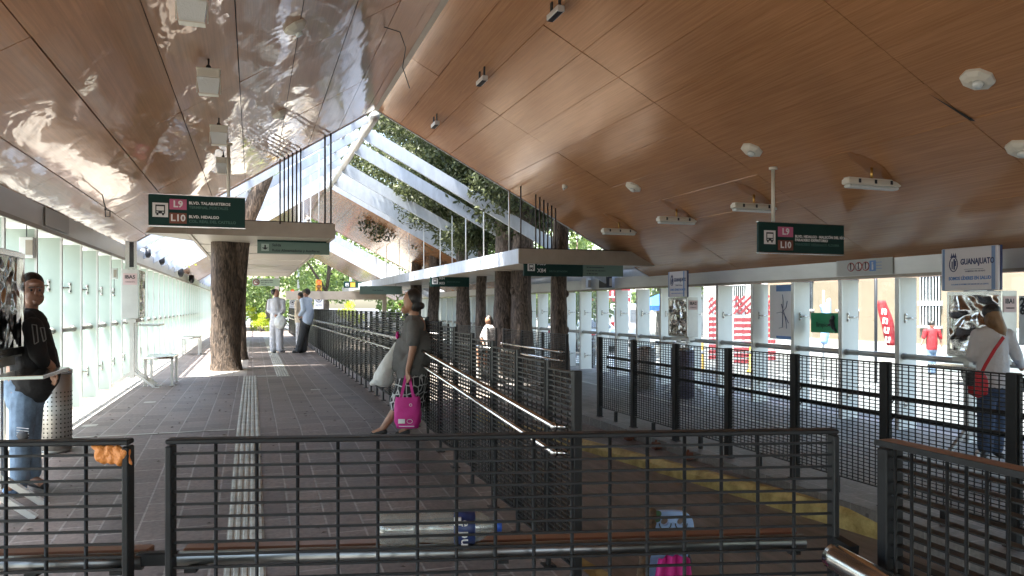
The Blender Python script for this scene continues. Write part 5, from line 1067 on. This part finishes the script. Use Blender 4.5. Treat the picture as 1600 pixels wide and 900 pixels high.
# ------------------------------------------------------------------ street beyond the right wall
def facade(label, x0, x1, y0, y1, h, m, wins, cat='building', roof=True):
    root = empty('street_building', (x0,y0,-.5), 0, label, cat, 'buildings across the street')
    q = MB(); q.box((0,0,0),(x1-x0,y1-y0,h)); q.build('walls', m, root); q = MB(); q.box((-.15,-.1,h),(x1-x0+.1,y1-y0+.1,h+.25)); q.build('parapet', M['greywall'], root)
    q = MB(); q.box((-.03,0,0),(-.002,y1-y0,.7)); q.build('base_band', M['greywall'], root)
    for wy, wz, ww, wh, kind in wins:
        q = MB(); q.bbox((-.012,wy-y0,wz+.5),(.02,ww,wh)); w_ = q.build('window' if kind != 'door' else 'door', M['carglass'] if kind != 'door' else M['orangep'], root)
        q = MB(); q.bbox((-.05,wy-y0,wz+.5+wh/2+.04),(.10,ww+.14,.07)); q.bbox((-.05,wy-y0,wz+.5-wh/2-.04),(.12,ww+.14,.07)); q.build('frame', M['white'], w_)
        if kind == 'bars':
            q = MB(); nb = 6
            for k in range(nb+1): q.bbox((-.07,wy-y0-ww/2+ww*k/nb,wz+.5),(.02,.035,wh+.02))
            q.build('bars', M['white'], w_)
    return root
facade('cream street building with barred white windows', 21, 29, 12.0, 26.5, 7.5, M['creamwall'], [(18.33,2.03,.72,.8,'bars'),(18.33,1.15,.72,.66,'bars'),(16.5,2.1,.7,1.6,'win'),(21.9,2.0,.9,1.3,'win'),(24.2,2.0,.9,1.3,'win'),(14,2,.9,1.4,'bars'),(20,4.9,.9,1.2,'win'),(17,4.9,.9,1.2,'win'),(23,4.9,.9,1.2,'win'),(25.6,1.05,.9,2.2,'door')])
facade('pale grey building behind the parked van', 30, 40, 40, 58, 5.0, M['greywall'], [(43,2,1.2,1.3,'win'),(47,2,1.2,1.3,'win'),(51,2,1.2,1.3,'win'),(55,2,1.2,1.3,'win')])
facade('low white building across the street behind the lattice barrier', 26.5, 36, 28, 39.5, 4.2, mat('white_render',(.38,.37,.35),.9), [(30,2,1.4,1.3,'win'),(33,2,1.2,1.3,'bars'),(36,2,1.2,1.3,'bars')])
lb_ = empty('street_building', (-34,4,-.5), 0, 'long pale building seen dimly through the left frosted glass', 'building', 'buildings across the street'); q = MB(); q.box((0,0,0),(8,70,5)); q.build('walls', mat('pale_render',(.75,.75,.72),.9), lb_); q = MB(); q.box((-.1,-.1,5),(8.15,70.1,5.2)); q.build('parapet', M['greywall'], lb_)
for k in range(9): q = MB(); q.bbox((8.01,5+k*7,2.4),(.04,1.6,1.5)); q.build('window', M['carglass'], lb_)
def body_mesh(prof, w_, m, parent, name='body', taper=.86, bz=.95):
    """extrude a side profile (x along length, z) across width w_, narrower above bz"""
    n = len(prof); V = []
    for sy in (-1, -.86, .86, 1):
        for x, z in prof:
            k = 1 if z < bz else taper; ins = .0 if abs(sy) < .9 else .04
            V.append((x*(1-ins*.15), sy*w_/2*k, z-(ins*.5 if z > bz else 0)))
    F = [tuple(range(n-1,-1,-1)), tuple(range(3*n,4*n))] + [(r*n+i, r*n+(i+1)%n, (r+1)*n+(i+1)%n, (r+1)*n+i) for r in range(3) for i in range(n)]
    q = MB(); q.add(V, F); o = q.build(name, m, parent); return o
def wheels(root, xs, w_, r):
    for x in xs:
        for sy in (-1,1):
            q = MB(); y = sy*(w_/2-.1); q.tube([(x,y-.1,r),(x,y+.1,r)], r, 20); o = q.build('wheel', M['rubber'], root); q = MB(); q.tube([(x,y+sy*.101,r),(x,y+sy*.108,r)], r*.6, 14); q.build('rim', M['steel'], o)
vp = W(980, 541, 36); vn = empty('parked_van', (vp.x, vp.y+2.4, -.5), PI/2, 'tall white van parked with its rear doors to the station', 'van')
body_mesh([(-2.5,.35),(-2.55,.9),(-2.48,1.9),(-2.3,2.08),(1.2,2.08),(1.6,1.9),(2.1,1.25),(2.6,1.05),(2.65,.4)], 1.95, M['carwhite'], vn, taper=.93, bz=1.2)
for sy in (-1,1):
    q = MB(); q.bbox((-2.53,sy*.44,1.5),(.03,.72,.62), bev=.008); q.build('rear_window', mat('grey_van_glass',(.28,.32,.35),.15), vn); q = MB(); q.bbox((-2.57,sy*.87,1.0),(.06,.16,.42), bev=.02); q.build('tail_light', M['taill'], vn)
q = MB(); q.bbox((-2.58,0,.45),(.14,1.85,.2), bev=.02); q.build('bumper', M['darkflat'], vn); q = MB(); q.bbox((-2.57,0,1.2),(.012,.012,1.5)); q.bbox((-2.58,.12,1.1),(.03,.1,.1)); q.build('door_seam', M['ink'], vn); q = MB(); q.bbox((-2.57,0,.72),(.02,.4,.14)); q.build('number_plate', M['paper'], vn); wheels(vn, (-1.7,1.7), 1.95, .34)
def car(label, p, rz, m):
    root = empty('parked_car', tuple(p), rz, label, 'car', 'cars parked in the street')
    body_mesh([(-2.1,.3),(-2.15,.75),(-1.9,.98),(-1.4,1.02),(-.9,1.42),(.5,1.44),(1.15,1.0),(2.0,.86),(2.15,.6),(2.1,.3)], 1.75, m, root, taper=.84, bz=1.1)
    for sy in (-1,1):
        q = MB(); q.add([(-1.25,sy*.80,1.03),(.95,sy*.80,1.03),(.45,sy*.755,1.37),(-.82,sy*.755,1.37)],[(0,1,2,3)]); q.build('side_window', M['carglass'], root); q = MB(); q.bbox((2.08,sy*.62,.72),(.1,.34,.14), bev=.02); q.build('headlight', M['lens'], root); q = MB(); q.bbox((-2.10,sy*.68,.82),(.08,.26,.18), bev=.02); q.build('tail_light', M['taill'], root)
    q = MB(); q.add([(1.12,-.70,1.03),(1.12,.70,1.03),(.55,.64,1.40),(.55,-.64,1.40)],[(0,1,2,3)]); q.add([(-1.42,-.7,1.06),(-1.42,.7,1.06),(-.96,.62,1.40),(-.96,-.62,1.40)],[(0,1,2,3)]); q.build('windscreen', M['carglass'], root); wheels(root, (-1.35,1.35), 1.75, .32); return root
car('silver green car parked left of the van', (W(908,520,33).x, W(908,520,33).y, -.5), PI/2+.1, M['carsilver'])
car('white car parked beyond the tree row, seen above the short fence', (W(855,520,36).x, W(855,520,36).y, -.5), PI/2, M['carwhite'])
car('pale car at the right edge beyond the glass', (17.5, 12.0, -.5), PI/2, M['carsilver'])
# scooter
sc_ = empty('scooter', (W(926,545,24).x, W(926,545,24).y, -.5), PI/2-.5, 'dark scooter parked outside the right glass wall', 'scooter')
for x in (-.6,.6): q = MB(); q.tube([(x,-.05,.26),(x,.05,.26)], .26, 18); q.build('wheel', M['rubber'], sc_)
q = MB(); q.cap((-.6,0,.5),(.05,0,.5),.15,.12); q.cap((.05,0,.35),(.35,0,.35),.11,.1); q.cap((.4,0,.4),(.5,0,.85),.10,.07); q.cap((-.6,0,.72),(-.05,0,.72),.10,.10); remeshed('fairing', q, M['darkflat'], sc_, .02, 2)
q = MB(); q.tube([(.45,-.32,1.02),(.5,0,.98),(.45,.32,1.02)], .018, 8); q.tube([(.6,0,.26),(.48,0,.98)], .03, 8); q.build('handlebar', M['ink'], sc_); q = MB(); q.ell((-.35,0,.82),(.30,.13,.06)); q.build('saddle', M['ink'], sc_)
# red banners
def banner(label, px0, px1, py0, py1, t, txt, m='red'):
    p0, p1 = W(px0,py1,t), W(px1,py1,t); w_ = (p1-p0).length; h_ = (py1-py0)/FX*t; root = empty('banner', tuple(p0), -A, label, 'banner', 'banners across the street')
    q = MB(); q.bbox((w_/2,0,h_/2),(w_,.04,h_)); q.build('cloth', M[m], root)
    text(txt, h_*.75, M['paper'], (w_/2,-.024,h_*.55), (PI/2,0,0), root, align='CENTER', bold=.02)
    q = MB(); 
    for x in (0,w_): q.tube([(x,.04,h_),(x,.04,-(p0.z+.5))], .04, 8)
    q.build('pole', M['beam'], root)
banner('red banner with white letters above the parked van', 950, 985, 452, 471, 41, 'LLVAS'); banner('small red sign left of the van banner', 921, 933, 453, 471, 42, 'S3')
# blue tent
tn = empty('canopy_tent', (W(1024,535,38).x, W(1024,535,38).y, -.5), -A, 'blue tarp tent behind the van', 'tent'); q = MB(); q.add([(-1.1,-1,2.0),(1.1,-1,2.0),(1.1,1,2.0),(-1.1,1,2.0),(0.2,0,2.6)],[(0,1,4),(1,2,4),(2,3,4),(3,0,4)]); q.add([(-1.1,-1,2.0),(1.1,-1,2.0),(1.1,-1,1.75),(-1.1,-1,1.75)],[(0,1,2,3)]); o = q.build('tarp', M['tent'], tn); o.modifiers.new('s','SOLIDIFY').thickness = .02
for x in (-1,1):
    for y in (-.95,.95): q = MB(); q.tube([(x,y,0),(x,y,2.0)], .03, 6); q.build('leg', M['white'], tn)
# red and white lattice barriers
def lattice(label, px0, px1, py0, py1, t):
    p0, p1 = W(px0,py1,t), W(px1,py1,t); w_ = (p1-p0).length; h_ = (py1-py0)/FX*t; root = empty('lattice_barrier', tuple(p0), -A, label, 'barrier', 'red lattice barriers in the street'); root.location.z = -.5; dz = p0.z+.5
    q = MB(); n = max(3, int(w_/.22)); z0, z1 = dz+h_*.6, dz+h_
    for k in range(-n, n+1):
        for sg in (1,-1):
            a_ = Vector((k*.22, -.02*sg, z0)); b_ = Vector((k*.22+sg*(z1-z0), -.02*sg, z1))
            ua = max(0, min(1, ((0-a_.x)/(b_.x-a_.x)))); ub = max(0, min(1, ((w_-a_.x)/(b_.x-a_.x)))); u0, u1 = min(ua,ub), max(ua,ub)
            if u1-u0 > .02: q.bar(a_.lerp(b_,u0), a_.lerp(b_,u1), .02, .075)
    q.build('lattice', M['red'], root)
    q = MB(); z = .1
    while z < z0: q.bbox((w_/2,0,z),(w_,.03,.13)); z += .2
    q.build('slats', M['red'], root); q = MB()
    for x in (.03,w_*.5,w_-.03): q.bbox((x,.03,z1/2),(.07,.05,z1))
    q.build('frame', M['white'], root)
lattice('red lattice barrier with white frame seen through the glass', 1146, 1178, 463, 532, 25); lattice('red slatted barrier right of the lattice barrier, partly behind a fin', 1184, 1212, 462, 530, 26.5)
lattice('narrow red barrier beside the IBA2 stand', 1107, 1123, 465, 530, 27)
# cones / bollards
for k, (px, l) in enumerate(((1097,'yellow bollard outside the glass near the IBA2 stand'),(1174,'yellow bollard outside the glass below the lattice barrier'),(968,'orange bollard in front of the van'))):
    p = W(px, 575, 22); root = empty('bollard', (p.x,p.y,-.5), 0, l, 'bollard', 'bright bollards in the street'); q = MB(); q.tube([(0,0,0),(0,0,.05),(0,0,.051),(0,0,.85),(0,0,.9)], [.14,.14,.07,.05,.02], 12); q.build('post', M['tlyellow'] if k < 2 else M['orangep'], root); q = MB(); q.tube([(0,0,.55),(0,0,.65)], [.064,.062], 12); q.build('band', M['paper'], root)
# map and green sign on the glass
X = 9.72
def panel_on_glass(name, label, px0, px1, py0, py1, m, cat):
    y0, y1 = YX(px1,X), YX(px0,X); ym = (y0+y1)/2; zt_, zb_ = ZP(py0,X,ym), ZP(py1,X,ym); root = empty(name, (X,y0,zb_), 0, label, cat); q = MB(); q.box((0,0,0),(.012,y1-y0,zt_-zb_)); q.build('sheet', m, root); return root, y1-y0, zt_-zb_
r_, w_, h_ = panel_on_glass('map_poster', 'pale street map poster behind the right glass', 1203, 1240, 445, 530, mat('map_paper',(.80,.82,.86),.6), 'poster')
q = MB(); q.box((-.004,.0,h_*.88),(-.001,w_*.72,h_)); q.box((-.004,0,0),(-.001,w_*.72,h_*.06)); q.build('header', M['bluep'], r_)
q = MB(); random.seed(5)
def poly_line(pts): 
    for a_, b_ in zip(pts[:-1],pts[1:]): q.bar((-.006,a_[0]*w_,a_[1]*h_),(-.006,b_[0]*w_,b_[1]*h_),.006,.012,up=(1,0,0))
poly_line([(.45,.82),(.42,.7),(.44,.55),(.36,.45),(.30,.32),(.28,.2)]); poly_line([(.7,.48),(.5,.5),(.36,.45),(.2,.3)]); poly_line([(.6,.2),(.45,.22),(.44,.55),(.5,.65)]); poly_line([(.25,.7),(.3,.58),(.42,.52)]); q.build('route_lines', mat('route_ink',(.10,.14,.25),.6), r_)
r_, w_, h_ = panel_on_glass('green_notice', 'green notice with a dark figure fixed on the right glass', 1267, 1316, 489, 520, M['greenp'], 'sign')
q = MB(); q.cap((-.012,w_*.26,h_*.25),(-.012,w_*.30,h_*.6),.03,.05); q.ell((-.012,w_*.28,h_*.74),(.02,.05,.05)); q.cap((-.012,w_*.30,h_*.5),(-.012,w_*.40,h_*.4),.02,.02); q.cap((-.012,w_*.26,h_*.3),(-.012,w_*.18,h_*.12),.025,.02); q.build('figure', M['ink'], r_)
text('limpio', h_*.34, mat('dark_green_print',(.005,.10,.04),.5), (-.005,w_*.82,h_*.4), (PI/2,0,-PI/2), r_, bold=.003)
# hanging red and white banner, blue drape on a street post
hn = empty('hanging_banner', tuple(W(1376,540,19)), -A, 'red banner with white letters drooping from a dark street post', 'banner'); q = MB(); V = []
for i in range(15):
    v = i/14; zc_ = 1.16*(1-v)+.0; cx = .05+.08*math.sin(v*2.5)-.02 + .20*v*v; hw = .10+.06*math.sin(v*PI)
    V += [(cx-hw,.03*math.sin(v*9),zc_),(cx,-.06,zc_),(cx+hw,.03*math.cos(v*7),zc_)]
q.add(V, [(3*i+k,3*i+k+1,3*i+4+k,3*i+3+k) for i in range(14) for k in range(2)], 0, True); o = q.build('cloth', M['redcloth'], hn); o.modifiers.new('s','SOLIDIFY').thickness = .01
for k, ch in enumerate('nnuu'): text(ch, .30, M['paper'], (.05+.05*k*.6,-.085,.9-.24*k), (PI/2,.15,0), hn, align='CENTER', bold=.01)
q = MB(); zz = hn.location.z+.5; q.tube([(-.10,.05,-zz),(-.10,.05,2.6)], .04, 8); q.build('post', M['ink'], hn)
bd = empty('blue_drape', tuple(W(1288,545,19)), -A, 'pale blue cloth hung on a pole behind the green notice', 'cloth'); q = MB(); q.cap((0,0,.2),(.05,0,.8),.10,.12); q.cap((.05,0,.8),(.12,0,1.25),.12,.05); q.cap((.05,0,.8),(-.08,0,1.1),.08,.04); remeshed('cloth', q, M['paleblue'], bd, .02, 2)
q = MB(); zz = bd.location.z+.5; q.tube([(0,.05,-zz),(0,.05,1.5)], .03, 8); q.build('pole', M['beam'], bd)
# white mural board with figures at the right edge
r_, w_, h_ = panel_on_glass('number_notice', 'white notice with stacked numbers at the right edge', 1592, 1625, 462, 540, M['paper'], 'notice')
text('2', .16, M['ink'], (-.004,w_*.95,h_*.86), (PI/2,0,-PI/2), r_, bold=.006); text('6 T', .16, M['ink'], (-.004,w_*.95,h_*.70), (PI/2,0,-PI/2), r_, bold=.006)
# signals at the platform end
def signal(px, Y, top, bot, label, lit=True):
    x = XY(px,Y); zt_ = ZP(top,x,Y); zb_ = ZP(bot,x,Y); u = (zt_-zb_); root = empty('traffic_signal', (x,Y,-.5), 0, label, 'traffic light', 'bus signals at the end of the platform'); zt_ += .5; zb_ += .5
    q = MB(); q.tube([(0,.1,0),(0,.1,zt_)], .06, 8); q.build('pole', M['white'], root)
    q = MB(); q.bbox((0,0,zt_-u*.25),(u*.20,.2,u*.5), bev=.03); q.build('housing', M['tlyellow'], root)
    for k in range(3):
        q = MB(); z = zt_-u*(.10+.155*k); q.ell((0,-.1,z),(u*.068,.05,u*.068)); q.build('lens', M['tlred'] if k == 0 else M['tlamb'], root)
        q = MB(); q.tube([(u*.078*math.cos(a_),-.16,z+u*.078*math.sin(a_)) for a_ in [PI*j/8 for j in range(9)]], .015, 5); q.build('visor', M['ink'], root)
    q = MB(); q.bbox((0,0,zb_+u*.24),(u*.30,.05,u*.46)); q.build('sign_plate', M['paper'], root)
    q = MB(); q.tube([(u*.1*math.cos(a_),-.035,zb_+u*.34+u*.1*math.sin(a_)) for a_ in [2*PI*j/20 for j in range(21)]], u*.012, 6, cap=False); q.bbox((0,-.03,zb_+u*.34),(u*.09,.01,u*.09)); q.build('emblem', M['ink'], root)
    text('ALTO', u*.08, M['ink'], (0,-.03,zb_+u*.13), (PI/2,0,0), root, align='CENTER')
signal(498, 47, 437, 483, 'traffic signal with its red lamp lit, right of the guard'); signal(457, 50, 452, 483, 'dimmer red traffic signal left of the guard')
# distant lamp poles
for k, (px, Y, l) in enumerate(((466,64,'tall white pole beyond the platform end, left of the portal'),(548,60,'pale pole behind the portal beam'),(371,54,'white pole beside the yellow bush'))):
    root = empty('street_lamp', (XY(px,Y),Y,-.5), 0, l, 'street lamp', 'pale street lamps far off'); q = MB(); q.tube([(0,0,0),(0,0,6.5),(.3,0,7.4)], [.12,.08,.05], 8); q.build('pole', M['white'], root); q = MB(); q.ell((.6,0,7.4),(.4,.12,.06)); q.build('lamp_head', M['beam'], root)
